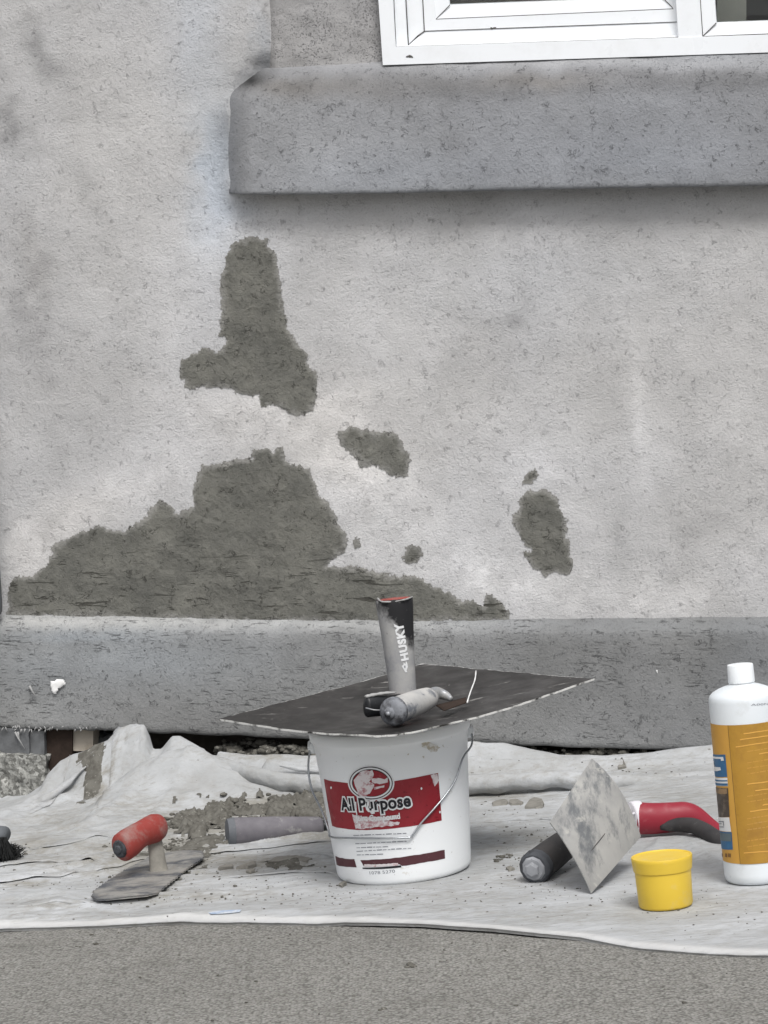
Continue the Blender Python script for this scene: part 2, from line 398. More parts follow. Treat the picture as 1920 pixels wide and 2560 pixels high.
def main_wall():
    ss = np.r_[np.linspace(-3, -0.8, 12), np.arange(-0.78, 0.80, 0.007), np.linspace(0.83, 3.2, 12)]
    zt = band_top(0) + 0.004
    zs = np.r_[-0.075 * 0 + zt - 0.06, np.arange(zt - 0.02, 1.34, 0.007), np.linspace(1.4, 3.0, 8)]
    S, Z = np.meshgrid(ss, zs)
    s, z = S.ravel(), Z.ravel()
    W_ = wallworld(s, 0 * s, z); px, py = proj(W_)
    y = -0.0035 * fbm(s * 9, z * 9, 2, 3) - 0.0008 * fbm(s * 60, z * 60, 8, 2)
    # soft mortar fillet that feathers the left end of the sill into the wall
    fil = np.exp(-(np.minimum(px - 596, 0) / 38) ** 2) * (px < 640) * np.clip((py - 225) / 50, 0, 1) * np.clip((560 - py) / 90, 0, 1) ** 1.5; fil = fil * np.clip(1 - np.clip(px - 596, 0, 99) / 44, 0, 1)
    fil2 = np.exp(-((px - 640) / 28) ** 2) * np.clip((190 - py) / 60, 0, 1)
    rec = np.clip((px + (178 - py) * 0.10 * 0 - 636) / 50, 0, 1); rec = rec * rec * (3 - 2 * rec) * np.clip((196 - py) / 22, 0, 1)
    y = y - 0.014 * fil + 0.012 * np.exp(-((px - 648) / 26) ** 2 - ((py - 168) / 20) ** 2) + 0.024 * rec
    T = tone_at(px, py, [(a_, b_, c_, d_, e_, l_ * (1.9 if l_ < 0 else 1.55), t_) for (a_, b_, c_, d_, e_, l_, t_) in BL])
    Fc = gridfaces(len(zs), len(ss))
    cen = np.array([[S.ravel()[list(f)].mean(), Z.ravel()[list(f)].mean()] for f in Fc])
    keep = sdf(cen[:, 0], cen[:, 1], hole) < 0
    Fc = [f for f, k in zip(Fc, keep) if k]
    return mesh('wall_face', np.c_[s, y, z], Fc, M_wall, fac, local=True, attrs={'tone': T})
main_wall()

def loft(name, cols, mat, blobs=None, parent=fac, seed=1, amp=0.0016, **kw):
    A = np.array(cols); n, m = A.shape[:2]
    V = A.reshape(-1, 3).copy()
    V[:, 1] += amp * 2 * fbm(V[:, 0] * 14, V[:, 2] * 14, seed, 4); V[:, 2] += amp * fbm(V[:, 0] * 22, V[:, 1] * 22 + V[:, 2] * 5, seed + 4, 3)
    px, py = proj(wallworld(V[:, 0], V[:, 1], V[:, 2]))
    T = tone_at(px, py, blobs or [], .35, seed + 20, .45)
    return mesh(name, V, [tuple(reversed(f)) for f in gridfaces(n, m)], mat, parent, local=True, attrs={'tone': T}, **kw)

# lower ledge: sloping drip top, tall face, ragged lower lip, underside
def ledge():
    cols = []
    for s in np.r_[np.linspace(-3, -0.8, 16), np.arange(-0.78, 0.8, 0.005), np.linspace(0.82, 3.2, 16)]:
        a, l, b = band_top(s), band_lip(s), band_bot(s)
        jag = 0.0
        if s < -0.42: jag = 0.003 * abs(vn(s * 190, 0.3, 5)) * 2
        jag += 0.0025 * vn(s * 30, 0.1, 6)
        c = [(s, 0.012, a + 0.008), (s, -0.001, a)]
        c += [(s, -0.001 - 0.025 * t, a + (l - a) * t) for t in (0.25, 0.5, 0.75)]
        c += [(s, -0.0275, l - 0.001), (s, -0.0295, l - 0.006)]
        for t in np.linspace(0.06, 0.95, 26): c.append((s, -0.030, l - 0.006 + (b - l + 0.006) * t))
        c += [(s, -0.029, b + 0.003 - jag), (s, -0.026, b - jag), (s, 0.0, b + 0.002), (s, 0.05, b + 0.004)]
        cols.append(c)
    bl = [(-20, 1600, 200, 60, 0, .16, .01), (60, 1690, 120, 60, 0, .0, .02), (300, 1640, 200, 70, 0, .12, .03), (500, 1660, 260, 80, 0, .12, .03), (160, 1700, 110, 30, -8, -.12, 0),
          (400, 1552, 500, 15, 1, .42, -.01), (1000, 1558, 300, 14, 0, .36, 0), (100, 1550, 260, 15, 0, .3, -.01), (1500, 1560, 400, 20, 0, -.12, .01), (1700, 1570, 300, 20, 0, .10, .01),  # thin bright strips paint skylight onto the upward-facing slope
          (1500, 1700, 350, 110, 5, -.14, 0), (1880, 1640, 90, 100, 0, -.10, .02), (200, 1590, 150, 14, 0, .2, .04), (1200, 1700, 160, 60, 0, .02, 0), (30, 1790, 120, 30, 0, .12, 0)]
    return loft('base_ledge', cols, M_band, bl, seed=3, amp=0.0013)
ledge()

# window sill: chunky rendered lip, chamfered top, end rounded into the wall
def sill():
    top = wcurve([(500, 178), (690, 176), (960, 160), (1920, 126), (4500, 60)], 0.0)
    lip = wcurve([(560, 262), (700, 250), (960, 244), (1300, 232), (1920, 208), (4500, 160)], 0.05)
    bot = wcurve([(560, 482), (620, 484), (960, 480), (1300, 472), (1920, 460), (4500, 420)], 0.05)
    s0 = Wp(560, 350, 0.0)[0]; s1 = Wp(640, 350, 0.055)[0]
    cols = []
    ss = np.r_[s0 - 0.004, np.linspace(s0, s1, 40), np.arange(s1 + 0.006, 0.8, 0.006), np.linspace(0.82, 3.2, 14)]
    for s in ss:
        t0 = np.clip((s - s0) / (s1 - s0), 0, 1)
        k = np.sin(np.clip(t0 / 0.9, 0, 1) * math.pi / 2) ** 1.25
        if s < s0: k = -0.05
        P_ = 0.044 * k; e = np.clip(1 - (t0 - .15) / .85, 0, 1)
        a = top(s) - 0.036 * e ** 1.3; l = min(lip(s), a - 0.010) - 0.004 * e; b = bot(s) + 0.004 * e ** 2
        c = [(s, 0.012, a + 0.006)]
        for t in np.linspace(0, 1, 12):
            q = math.sin(t * math.pi / 2) ** 0.9; c.append((s, -P_ * (0.02 + 0.95 * q) - 0.0006, a + (l - a) * t * (1.0 if t < 1 else 1)))
        for t in np.linspace(0.04, 0.97, 30): c.append((s, -P_ * (0.97 + 0.03 * min(1, t * 5)) - 0.0006, l + (b - l) * t))
        c += [(s, -P_ * 0.99, b + 0.001), (s, -P_ * 0.96, b - 0.0003), (s, -P_ * 0.5, b + 0.001), (s, 0.01, b + 0.003)]
        cols.append(c)
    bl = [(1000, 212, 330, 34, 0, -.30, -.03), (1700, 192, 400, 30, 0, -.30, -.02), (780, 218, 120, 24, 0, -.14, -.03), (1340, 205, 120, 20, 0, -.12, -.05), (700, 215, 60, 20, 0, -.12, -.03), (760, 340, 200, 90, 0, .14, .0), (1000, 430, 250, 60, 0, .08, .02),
          (1250, 240, 80, 25, 0, -.1, 0), (575, 380, 14, 200, 0, -.08, .02), (636, 190, 40, 24, -25, -.42, 0), (610, 205, 40, 18, -35, -.22, 0), (1600, 400, 250, 80, 0, .05, .02), (1150, 150, 500, 14, 0, .2, -.02), (1750, 165, 200, 14, 0, .2, 0), (1480, 300, 180, 50, 0, -.05, 0)]  # corner and left-end blobs paint the hollow's shade into the tone
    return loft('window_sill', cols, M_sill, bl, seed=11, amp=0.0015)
sill()

# rendered jamb beside the window with a shallow groove on its outer side
def jamb():
    cols = []
    for z in np.linspace(Wp(800, 200, 0)[2] - 0.004, 2.2, 240):
        k = (z - Wp(800, 180, 0)[2])
        lean = -k * 0.055 if z < 1.5 else -(1.5 - Wp(800, 180, 0)[2]) * 0.055
        e0 = Wp(676, 180, 0.0)[0] + lean; e1 = Wp(914, 180, 0.02)[0] + lean * 1.3; e2 = Wp(962, 180, 0.0)[0] + lean * 1.6
        c = [(e0 - 0.012, 0.030, z), (e0 - 0.002, 0.0175, z), (e0 + 0.006, 0.0135, z)]
        for t in np.linspace(0.06, 0.94, 36): c.append((e0 + (e1 - e0) * t, 0.012 - 0.002 * t, z))
        c += [(e1, 0.010, z), (e1 + 0.004, 0.011, z), (e2 - 0.012, 0.013, z), (e2, 0.016, z), (e2 + 0.01, 0.04, z)]
        cols.append([(p[0], p[1], p[2]) for p in c])
    A = np.array(cols); V = A.reshape(-1, 3).copy()
    V[:, 1] += 0.004 * fbm(V[:, 0] * 38, V[:, 2] * 38, 31, 5)
    return mesh('window_jamb', V, gridfaces(A.shape[0], A.shape[1]), M_jamb, fac, local=True)
jamb()

# mortar patches trowelled onto the wall
def crp(pts, sc, ox, oy): return [(x / sc + ox, y / sc + oy) for x, y in pts]
PA = crp([(1105,175),(1130,180),(1175,165),(1240,180),(1245,210),(1275,250),(1295,310),(1290,380),(1308,460),(1310,520),(1325,580),(1360,640),(1400,680),(1425,710),(1425,760),(1460,800),(1465,870),(1462,940),(1440,970),(1410,1000),(1370,1000),(1330,980),(1290,955),(1240,940),(1205,955),(1190,910),(1130,900),(1060,880),(1000,865),(940,865),(880,870),(850,865),(850,830),(828,822),(832,780),(835,735),(880,705),(940,682),(1000,700),(1020,690),(1035,640),(1010,625),(1020,560),(1020,480),(1010,400),(1020,330),(1040,270),(1060,220)], 1.8433, 0, 500)
PBg = crp([(30,880),(25,800),(50,740),(90,725),(140,730),(180,690),(215,640),(215,600),(260,580),(300,555),(350,540),(410,515),(460,530),(520,540),(580,500),(610,470),(640,420),(670,408),(710,440),(740,465),(800,440),(800,380),(820,310),(840,275),(900,260),(960,240),(1040,235),(1050,200),(1100,192),(1130,210),(1165,195),(1190,250),(1240,265),(1290,290),(1310,330),(1330,390),(1380,445),(1405,500),(1430,540),(1450,600),(1440,630),(1400,650),(1355,690),(1420,680),(1500,690),(1590,715)], 1.659, 0, 1000) + \
      crp([(130,712),(230,715),(290,745),(350,775),(400,810),(460,810),(505,830),(510,780),(540,790),(580,830),(612,870),(600,900)], 1.6265, 900, 1000) + [(1040, 1556), (600, 1552), (300, 1546), (18, 1538)]
PC = crp([(1400,130),(1450,100),(1500,115),(1560,130),(1620,130)], 1.659, 0, 1000) + crp([(130,125),(165,150),(185,200),(203,220),(200,290),(180,322),(140,318),(100,290),(50,265),(0,275)], 1.6265, 900, 1000) + crp([(1470,230),(1410,190)], 1.659, 0, 1000)
PD = crp([(680,365),(760,365),(800,390),(810,430),(840,480),(850,560),(862,620),(868,680),(855,712),(800,700),(750,715),(715,690),(680,660),(665,620),(690,610),(650,560),(640,520),(620,500),(620,465),(650,440),(650,400)], 1.6265, 900, 1000)
PE = crp([(180,605),(215,585),(250,600),(260,630),(230,660),(190,670),(170,640)], 1.6265, 900, 1000)
PF = crp([(1455,575),(1480,563),(1500,580),(1495,610),(1465,620)], 1.659, 0, 1000)
PG = crp([(690,290),(720,270),(728,320),(700,345),(660,350),(655,325)], 1.6265, 900, 1000)
def patch(poly, label, seed, thick=0.0014, rag=0.0075):
    q = [tuple(Wp(x, y, 0)[[0, 2]]) for x, y in poly]
    qs = np.array(q); lo = qs.min(0) - 0.01; hi = qs.max(0) + 0.01; st = 0.0015
    ss = np.arange(lo[0], hi[0], st); zs = np.arange(lo[1], hi[1], st)
    S, Z = np.meshgrid(ss, zs); s, z = S.ravel(), Z.ravel()
    D = sdf(s, z, q) + rag * fbm(s * 110, z * 95, seed, 5) * 0.8 + 0.004 * fbm(s * 420, z * 420, seed + 2, 2)
    base = -0.0035 * fbm(s * 9, z * 9, 2, 3) - 0.0008 * fbm(s * 60, z * 60, 8, 2)
    h = thick * np.clip(D / 0.008, 0, 1) + 0.0024 * fbm(s * 42, z * 36, seed + 5, 6) * np.clip(D / 0.02, 0, 1)
    h = h + 0.0009 * np.clip(1 - np.abs(2 * fbm(s * 26 + z * 5, z * 22 - s * 9, seed + 8, 3)) * 1.6, 0, 1) ** 3 * np.clip(D / 0.02, 0, 1); h = np.maximum(h, 0.0003)
    y = base - 0.0006 - h
    Fc = gridfaces(len(zs), len(ss)); ok = D > 0
    Fc = [f for f in Fc if ok[f[0]] and ok[f[1]] and ok[f[2]] and ok[f[3]]]
    used = np.zeros(len(s), bool); used[np.unique(np.array(Fc).ravel())] = True
    idx = np.cumsum(used) - 1
    Fc = [tuple(idx[i] for i in f) for f in Fc]
    e = np.clip(D / (0.010 + .012 * np.clip(fbm(s * 30, z * 30, seed + 9), -.6, .6)), 0, 1)[used]; px, py = proj(wallworld(s, y, z)); low = np.clip((py - 1330) / 120, 0, 1)[used]
    o = mesh('mortar_patch', np.c_[s, y, z][used], Fc, M_mortar, fac, local=True, attrs={'edge': e, 'low': low})
    o['label'] = label
patch(PA, 'tall dark mortar patch below the sill corner', 40)
patch(PBg, 'wide dark mortar patch along the base ledge', 50)
patch(PC, 'small oblong mortar patch in the middle of the wall', 60)
patch(PD, 'upright oval mortar patch on the right', 70)
patch(PE, 'faint mortar dab above the bucket', 80, 0.001)
patch(PF, 'tiny round mortar dab beside the wide patch', 90, 0.001, 0.005)
patch(PG, 'faint mortar dab over the upright oval patch', 95, 0.0008)

# white filler blob and ragged mesh threads on the ledge
M_fill = plain('white_filler', (0.80, 0.80, 0.79), 0.8)
def blob_on(name, poly, off, thick, mat, parent=fac, seed=1, st=0.0016):
    q = [tuple(Wp(x, y, off)[[0, 2]]) for x, y in poly]; qs = np.array(q); lo = qs.min(0) - .004; hi = qs.max(0) + .004
    ss = np.arange(lo[0], hi[0], st); zs = np.arange(lo[1], hi[1], st); S, Z = np.meshgrid(ss, zs); s, z = S.ravel(), Z.ravel()
    D = sdf(s, z, q) + 0.003 * fbm(s * 200, z * 200, seed, 3)
    h = thick * np.clip(D / 0.004, 0, 1) ** 0.6 + 0.0008 * fbm(s * 150, z * 150, seed + 2)
    Fc = [f for f in gridfaces(len(zs), len(ss)) if min(D[f[0]], D[f[1]], D[f[2]], D[f[3]]) > 0]
    if not Fc: return
    used = np.zeros(len(s), bool); used[np.unique(np.array(Fc).ravel())] = True; idx = np.cumsum(used) - 1
    return mesh(name, np.c_[s, -off - h, z][used], [tuple(idx[i] for i in f) for f in Fc], mat, parent, local=True)
blob_on('filler_spot', [(126, 1702), (150, 1695), (166, 1698), (164, 1712), (150, 1722), (140, 1738), (128, 1728)], 0.0325, 0.003, M_fill)
blob_on('filler_spot', [(1640, 1676), (1645, 1674), (1644, 1684)], 0.0325, 0.001, M_fill, st=0.0008)
M_lath = plain('lath_threads', (0.36, 0.36, 0.355), 0.8)
mb = MB()
for i in range(46):
    x = -40 + 290 * random.random() ** 1.2; L = random.uniform(5, 15) * (1.0 if x < 120 else .6)
    y0 = 1822 - random.uniform(0, 10) + x * 0.02; dx = random.uniform(-7, 7)
    p0 = Wp(x, y0, 0.033); p1 = Wp(x + dx, y0 + L, 0.031)
    mb.sweep([p0, (p0 + p1) / 2 + [0, -0.001, 0], p1], [0.0008, 0.0010, 0.0003], 6)
for (a, b, c, d) in [(38, 1830, 62, 1872), (74, 1715, 92, 1745), (45, 1830, 50, 1850)]:
    p0 = Wp(a, b, 0.034); p1 = Wp(c, d, 0.034); m2 = MB(); m2.sweep([p0, (p0 * .6 + p1 * .4) + [0, -.002, .0], p1], [0.0020, 0.0014, 0.0005], 6); m2.build('loose_thread', M_lath, fac, local=True)
mb.build('lath_fringe', M_lath, fac, local=True)

# under the ledge: recessed foundation, block, brick, post, scrap of board
M_void = painted('dark_foundation', (0.045, 0.04, 0.035), 0.95, (0.10, 0.09, 0.08), 0.6, 25, 0.5, 0.7, 0.1, bump=0.6, bscale=90)  # very dark brown with paler blotches
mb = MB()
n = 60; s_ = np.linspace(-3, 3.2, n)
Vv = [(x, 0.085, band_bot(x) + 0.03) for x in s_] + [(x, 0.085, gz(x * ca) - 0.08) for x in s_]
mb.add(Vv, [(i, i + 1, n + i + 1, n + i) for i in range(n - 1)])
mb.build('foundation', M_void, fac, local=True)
mb = MB()
nb = [(x, 0.0125, 0.9) for x in []]
# closing back of the wall, so it is a body and not a sheet
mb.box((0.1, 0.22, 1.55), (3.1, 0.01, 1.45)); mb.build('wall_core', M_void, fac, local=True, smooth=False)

def rock_mat(name, c, c2, sc):
    M = NM(name)
    vo = M.n('TexVoronoi', {'Vector': M.obj(), 'Scale': sc}); cc = M.n('SeparateColor', {0: vo.outputs[1]}).outputs[0]
    a = M.mix(M.ramp(cc, 0.2, 0.9), c, c2); a = M.mix(M.ramp(M.noise(sc * .6, 5, .7), .45, .7, 0, .7), a, tuple(np.array(c) * 0.5))
    return M.done(a, .95, M.bump(M.math('ADD', M.noise(sc, 5, .7), cc), .9, .005), spec=.15)
M_rock = rock_mat('rough_concrete', (0.20, 0.20, 0.185), (0.52, 0.52, 0.49), 190)
M_brick = painted('grey_brick', (0.14, 0.145, 0.15), 0.95, (0.05, 0.05, 0.05), 0.6, 40, .45, .7, .1, bump=.7, bscale=120)
M_post = painted('dark_wood', (0.045, 0.032, 0.026), 0.9, (0.015, 0.012, 0.01), .6, 30, .45, .7, .15, bump=.4)
M_beige = painted('beige_board', (0.50, 0.45, 0.38), 0.85, (0.2, 0.15, 0.1), .6, 22, .52, .72, .2)
def wbox(name, x0, y0, x1, y1, off, dep, mat, label, cat, rough=0.003, cuts=7, group=None, oz=0):
    a = Wp(x0, y1, off); b = Wp(x1, y0, off)
    bm = bmesh.new(); bmesh.ops.create_cube(bm, size=1)
    bmesh.ops.subdivide_edges(bm, edges=bm.edges[:], cuts=cuts, use_grid_fill=True)
    V = []
    for v in bm.verts:
        c = v.co
        V.append([a[0] + (b[0] - a[0]) * (c.x + .5), -off + dep * (c.y + .5), a[2] + (b[2] - a[2]) * (c.z + .5)])
    bm.verts.index_update(); Fc = [[v.index for v in f.verts] for f in bm.faces]; bm.free(); V = np.array(V)
    k = rough
    V[:, 0] += k * fbm(V[:, 1] * 60, V[:, 2] * 60, 4); V[:, 1] += k * 1.5 * fbm(V[:, 0] * 60, V[:, 2] * 60, 5); V[:, 2] += k * fbm(V[:, 0] * 60, V[:, 1] * 60, 6)
    Vw = wallworld(V[:, 0], V[:, 1], V[:, 2]); org = Vw.mean(0); org[2] = Vw[:, 2].min()
    o = mesh(name, Vw, Fc, mat, None, smooth=True, origin=org); tag(o, label, cat, group); autosmooth(o, 40)
    return o
wbox('concrete_block', -150, 1888, 112, 2090, 0.035, 0.11, M_rock, 'rough pebbly concrete block under the ledge at the left edge of the photo', 'block', 0.007, 24)
wbox('grey_brick', 76, 1826, 110, 1884, 0.022, 0.08, M_brick, 'narrow grey brick standing between the block and the dark post', 'brick', 0.002)
wbox('grey_brick', -90, 1822, 72, 1886, 0.028, 0.08, M_brick, 'wide dark brick lying on the pebbly concrete block', 'brick', 0.003)
wbox('wooden_post', 113, 1800, 180, 2040, 0.010, 0.06, M_post, 'dark brown wooden post under the ledge beside the concrete block', 'post', 0.001)
wbox('board_scrap', 181, 1815, 233, 1877, 0.004, 0.03, M_beige, 'pale beige board scrap hanging under the ledge right of the dark post', 'board', 0.001)
wbox('stone_rubble', 236, 1842, 330, 1900, -0.02, 0.05, M_brick, 'dark grey stone tucked under the ledge behind the cloth peak', 'stone', 0.012)

# pipe at the left edge
M_pipe = painted('dark_pipe', (0.10, 0.105, 0.11), 0.5, (.05, .05, .05), .3)
mb = MB(); a = w2w(*Wp(-14, 1536, 0.03)); b = w2w(*Wp(-75, 600, 0.03)); t_ = (a - b) / np.linalg.norm(a - b)
mb.sweep([a + t_ * 0.004, a, a - t_ * .006, a - t_ * .02, (a + b) / 2, b, b + np.array([0, 0, 1.2])], [0.006, .011, .0135, .0142, .0142, .0142, .0142], 20)
o = mb.build('drain_pipe', M_pipe, origin=a); tag(o, 'dark grey drain pipe running down the wall at the left edge of the photo', 'pipe')

# ================================================================== WINDOW
def vinyl(name, c=(0.84, 0.865, 0.89)):
    return painted(name, c, 0.35, (0.45, 0.43, 0.38), 0.18, 14, 0.5, 0.8, 0.45, bump=0.05, bscale=60, var=.02)
M_vinyl = vinyl('white_vinyl'); M_seam = plain('seam_dirt', (0.09, 0.085, 0.08), 0.9)
M_glass = NM('window_glass'); M_glass.b.inputs['Base Color'].default_value = (.9, .95, .93, 1)
M_glass.done(None, 0.03); M_glass.b.inputs['Transmission Weight'].default_value = 1.0; M_glass.b.inputs['IOR'].default_value = 1.45
M_glass = M_glass.m
def ringstack(rings, mat, name, parent):
    # rings: list of (corners px BL,BR,TR,TL, offset); consecutive rings are joined
    V, Fc = [], []
    for cs, off in rings:
        for c in cs: V.append(Wp(c[0], c[1], off))
    for i in range(len(rings) - 1):
        for k in range(4):
            a, b = i * 4 + k, i * 4 + (k + 1) % 4
            Fc.append((a, b, b + 4, a + 4))
    o = mesh(name, V, Fc, mat, parent, smooth=False, local=True)
    md = o.modifiers.new('bevel', 'BEVEL'); md.width = 0.0012; md.segments = 2; md.limit_method = 'ANGLE'; md.angle_limit = R(25)
    return o
def rect(xb, yb, xr, yr, yt=-900, lean=0.055):
    # bottom-left (xb,yb), bottom-right (xr,yr); top at yt, sides leaning like the photo's jambs
    return [(xb, yb), (xr, yr), (xr - (yr - yt) * lean, yt - 40), (xb - (yb - yt) * lean * 1.25, yt)]
XR = 2560
def yb(y, x, sl=-0.033): return y + (XR - x) * sl
wf = ringstack([
    (rect(957, 163, XR + 30, yb(163, 957) - 1), -0.03), (rect(957, 163, XR + 30, yb(163, 957) - 1), 0.012), (rect(990, 117, XR - 10, yb(117, 990)), 0.012),
    (rect(990, 117, XR - 10, yb(117, 990)), 0.004)], M_vinyl, 'window_frame', fac)
# left half: channel + sash ; centre mullion ; right half: sash
ch = ringstack([(rect(990, 117, 1697, 93), 0.0055), (rect(993, 116, 1695, 92), -0.001), (rect(1020, 113, 1694, 89), -0.002), (rect(1021, 112, 1694, 88), -0.008),
                (rect(1061, 77, 1692, 54), -0.010)], M_vinyl, 'channel', wf)
sa_ = ringstack([(rect(1061, 77, 1692, 54), -0.018), (rect(1061, 77, 1692, 54), -0.0085), (rect(1089, 49, 1684, 23), -0.0085), (rect(1090, 48, 1683, 22), -0.010), (rect(1124, 13, 1655, -8), -0.013), (rect(1126, 10, 1653, -10), -0.021)], M_vinyl, 'sash', wf)
ms = ringstack([(rect(1696, 97, XR - 10, 70), -0.012), (rect(1696, 97, XR - 10, 70), 0.0108), (rect(1757, 91, XR - 60, 62), 0.0108), (rect(1758, 90, XR - 61, 61), 0.0085), (rect(1791, 57, XR - 95, 32), 0.006), (rect(1793, 55, XR - 97, 30), -0.012)], M_vinyl, 'sash', wf)
def quad(cs, off, mat, name, parent):
    return mesh(name, [Wp(c[0], c[1], off) for c in cs], [(0, 1, 2, 3)], mat, parent, smooth=False, local=True)
quad(rect(1110, 25, 1670, 5), -0.017, M_glass, 'glass', wf); quad(rect(1780, 68, XR - 85, 42), -0.006, M_glass, 'glass', wf)
# dirt-filled joints
mb = MB()
def seam(pts, off, r=0.0007):
    mb.sweep([Wp(x, y, off) for x, y in pts], r, 6)
seam([(990, 117.5), (1300, 107), (1697, 93.5)], 0.0057, .0009)
seam([(1024, 110), (1061, 77.5), (1380, 66), (1692, 54.5)], -0.0092); seam([(1061, 77), (1057, 0), (1040, -300)], -0.0084, .0008)
seam([(990, 117), (985, 0), (965, -400)], 0.0057, .0006); seam([(1021, 113), (1015, 0), (995, -400)], -0.0024, .0009)
seam([(1090, 48), (1683, 22)], -0.0088, .0006); seam([(1090, 48), (1125, 12)], -0.0105, .0007); seam([(1655, -8), (1684, 22)], -0.0105, .0006)
seam([(1757, 91), (XR - 60, 62)], 0.0110, .0007); seam([(1757, 91), (1791, 57)], 0.0085, .0008); seam([(1757, 91), (1751, 0), (1735, -300)], 0.011, .0006)
seam([(1022, 112), (1034, 100), (1044, 90), (1061, 78)], -0.0085, .0008)
mb.build('joint_line', M_seam, wf, local=True)
blob_on('paint_chip', [(1014, 141), (1022, 138), (1032, 139), (1031, 143), (1020, 144)], 0.0125, 0.0003, M_seam, wf, st=0.0008)
blob_on('paint_chip', [(1226, 69), (1248, 67), (1247, 71), (1228, 72)], -0.0085, 0.0005, M_seam, wf, st=0.0008)
# dim interior behind the panes
M_room = painted('room_wall', (0.16, 0.15, 0.13), 0.9, (0.1, 0.09, 0.08), .4, 5, .4, .7, .1); M_blind = painted('blind_cloth', (0.30, 0.30, 0.27), .9)
M_dkroom = plain('room_dark', (0.05, 0.05, 0.048), .9)
a = quad([(900, 300), (3000, 300), (3000, -1400), (900, -1400)], -0.19, M_room, 'room_wall', wf)
quad([(1795, 90), (1868, 88), (1868, -400), (1795, -400)], -0.06, M_blind, 'curtain', wf)
quad([(1868, 44), (2300, 40), (2300, -400), (1868, -400)], -0.075, M_dkroom, 'cupboard', wf)

# ================================================================== DROP CLOTH
front_px = [(-900, 2345), (-200, 2336), (0, 2331), (250, 2322), (450, 2313), (600, 2313), (850, 2317), (1050, 2323), (1230, 2334), (1350, 2347), (1450, 2352), (1600, 2377), (1750, 2389), (1920, 2398), (2400, 2412)]
fp = np.array([G(x, y) for x, y in front_px]); frontY = lambda x: np.interp(x, fp[:, 0], fp[:, 1])
# crest curves: (px, py, distance in front of the wall line), front width, back width, sharpness
CR = [
 # silhouette of the heap at the left
 ([(-300, 2110, .06), (0, 2032, .10), (60, 2006, .10), (105, 1985, .09), (118, 1955, .08), (150, 1920, .07), (185, 1897, .07), (230, 1881, .07), (268, 1858, .07), (298, 1826, .07), (330, 1818, .075), (362, 1819, .08), (374, 1845, .08), (384, 1880, .085), (404, 1882, .09), (430, 1852, .09), (450, 1851, .09), (500, 1879, .09), (560, 1898, .09)], .06, .02, 1.2, .5),
 ([(500, 1882, .09), (560, 1892, .09), (640, 1899, .09), (800, 1898, .09), (1000, 1890, .07), (1180, 1866, .05), (1260, 1867, .04), (1330, 1882, .04), (1400, 1897, .04), (1500, 1899, .04), (1600, 1892, .04), (1770, 1874, .05), (2100, 1850, .05)], .035, .02, 1.2, .4),
 # broad smooth fold in front of the peaks
 ([(190, 2070, .27), (235, 2025, .25), (300, 1970, .22), (350, 1925, .20), (410, 1893, .185), (480, 1886, .18), (550, 1916, .19), (630, 1960, .21), (700, 1988, .22), (780, 2010, .22)], .085, .05, 1.0, .6),
 # long roll towards the pail
 ([(620, 1906, .13), (700, 1914, .13), (840, 1920, .13)], .014, .02, 1.0, .3),
 # hem roll at the left edge
 # rolls at the right
 ([(1000, 1945, .24), (1180, 1944, .24), (1300, 1940, .24), (1420, 1938, .235), (1600, 1946, .22), (1790, 1955, .20), (2050, 1950, .18)], .010, .03, 1.0, .15),
 ([(1100, 1912, .11), (1300, 1908, .11), (1450, 1914, .11), (1700, 1910, .11), (2000, 1898, .11)], .018, .03, 1.0, .35),
 ([(1560, 1960, .26), (1650, 1975, .27), (1790, 1972, .27), (1900, 1960, .27)], .02, .03, 1.0, .35),
 # low folds at the left
 ([(-100, 2165, None), (40, 2156, None), (110, 2133, None), (180, 2120, None), (260, 2106, None), (340, 2104, None), (420, 2110, None)], .007, .05, 1.0, .2),
 ([(370, 2112, None), (430, 2098, None), (500, 2090, None), (575, 2083, None)], .006, .02, 1.0, .2),
 ([(640, 2135, None), (720, 2128, None), (840, 2124, None), (900, 2124, None)], .007, .02, 1.0, .2),
 # hump in front of the red handled tool
 ([(1600, 2150, None), (1622, 2128, None), (1650, 2104, None), (1700, 2103, None), (1750, 2122, None), (1780, 2142, None), (1830, 2165, None)], .06, .02, 1.2, .4),
]
def ridge(X, Y, spec):
    pts, wf_, wb, pw, stp = spec
    out = []
    for (px, py, b) in pts:
        if b is None:
            g = G(px, py); Yc = g[1] - 0.035; q = P(px, py, Yc)
        else:
            Yc = wallY((px - 960) / F * 3.9) - b; q = P(px, py, Yc)
        out.append((q[0], Yc, max(q[2] - gz(q[0]), 0.004)))
    out = np.array(out)
    yc = np.interp(X, out[:, 0], out[:, 1]); h = np.interp(X, out[:, 0], out[:, 2], left=0, right=0)
    ends = np.clip((X - out[0, 0]) / 0.03, 0, 1) * np.clip((out[-1, 0] - X) / 0.03, 0, 1)
    d = Y - yc; wwf = np.maximum(wf_, h * stp); wwb = np.maximum(wb, h * 0.3)
    t = np.where(d < 0, -d / wwf, d / wwb)
    return h * ends * np.exp(-(np.abs(t) ** (1.6 * pw)) * 1.0)
STEPS = [  # edges of overlapping layers: polyline px, height
 ([(-100, 2222), (0, 2211), (150, 2192), (300, 2167), (380, 2160)], .006), ([(480, 2142), (560, 2132), (700, 2118), (840, 2106), (1000, 2100)], .006),
 ([(-100, 2170), (40, 2158), (150, 2155), (230, 2152)], .005), ([(700, 2150), (800, 2158), (860, 2158)], .004), ([(200, 2130), (300, 2108)], .003)]
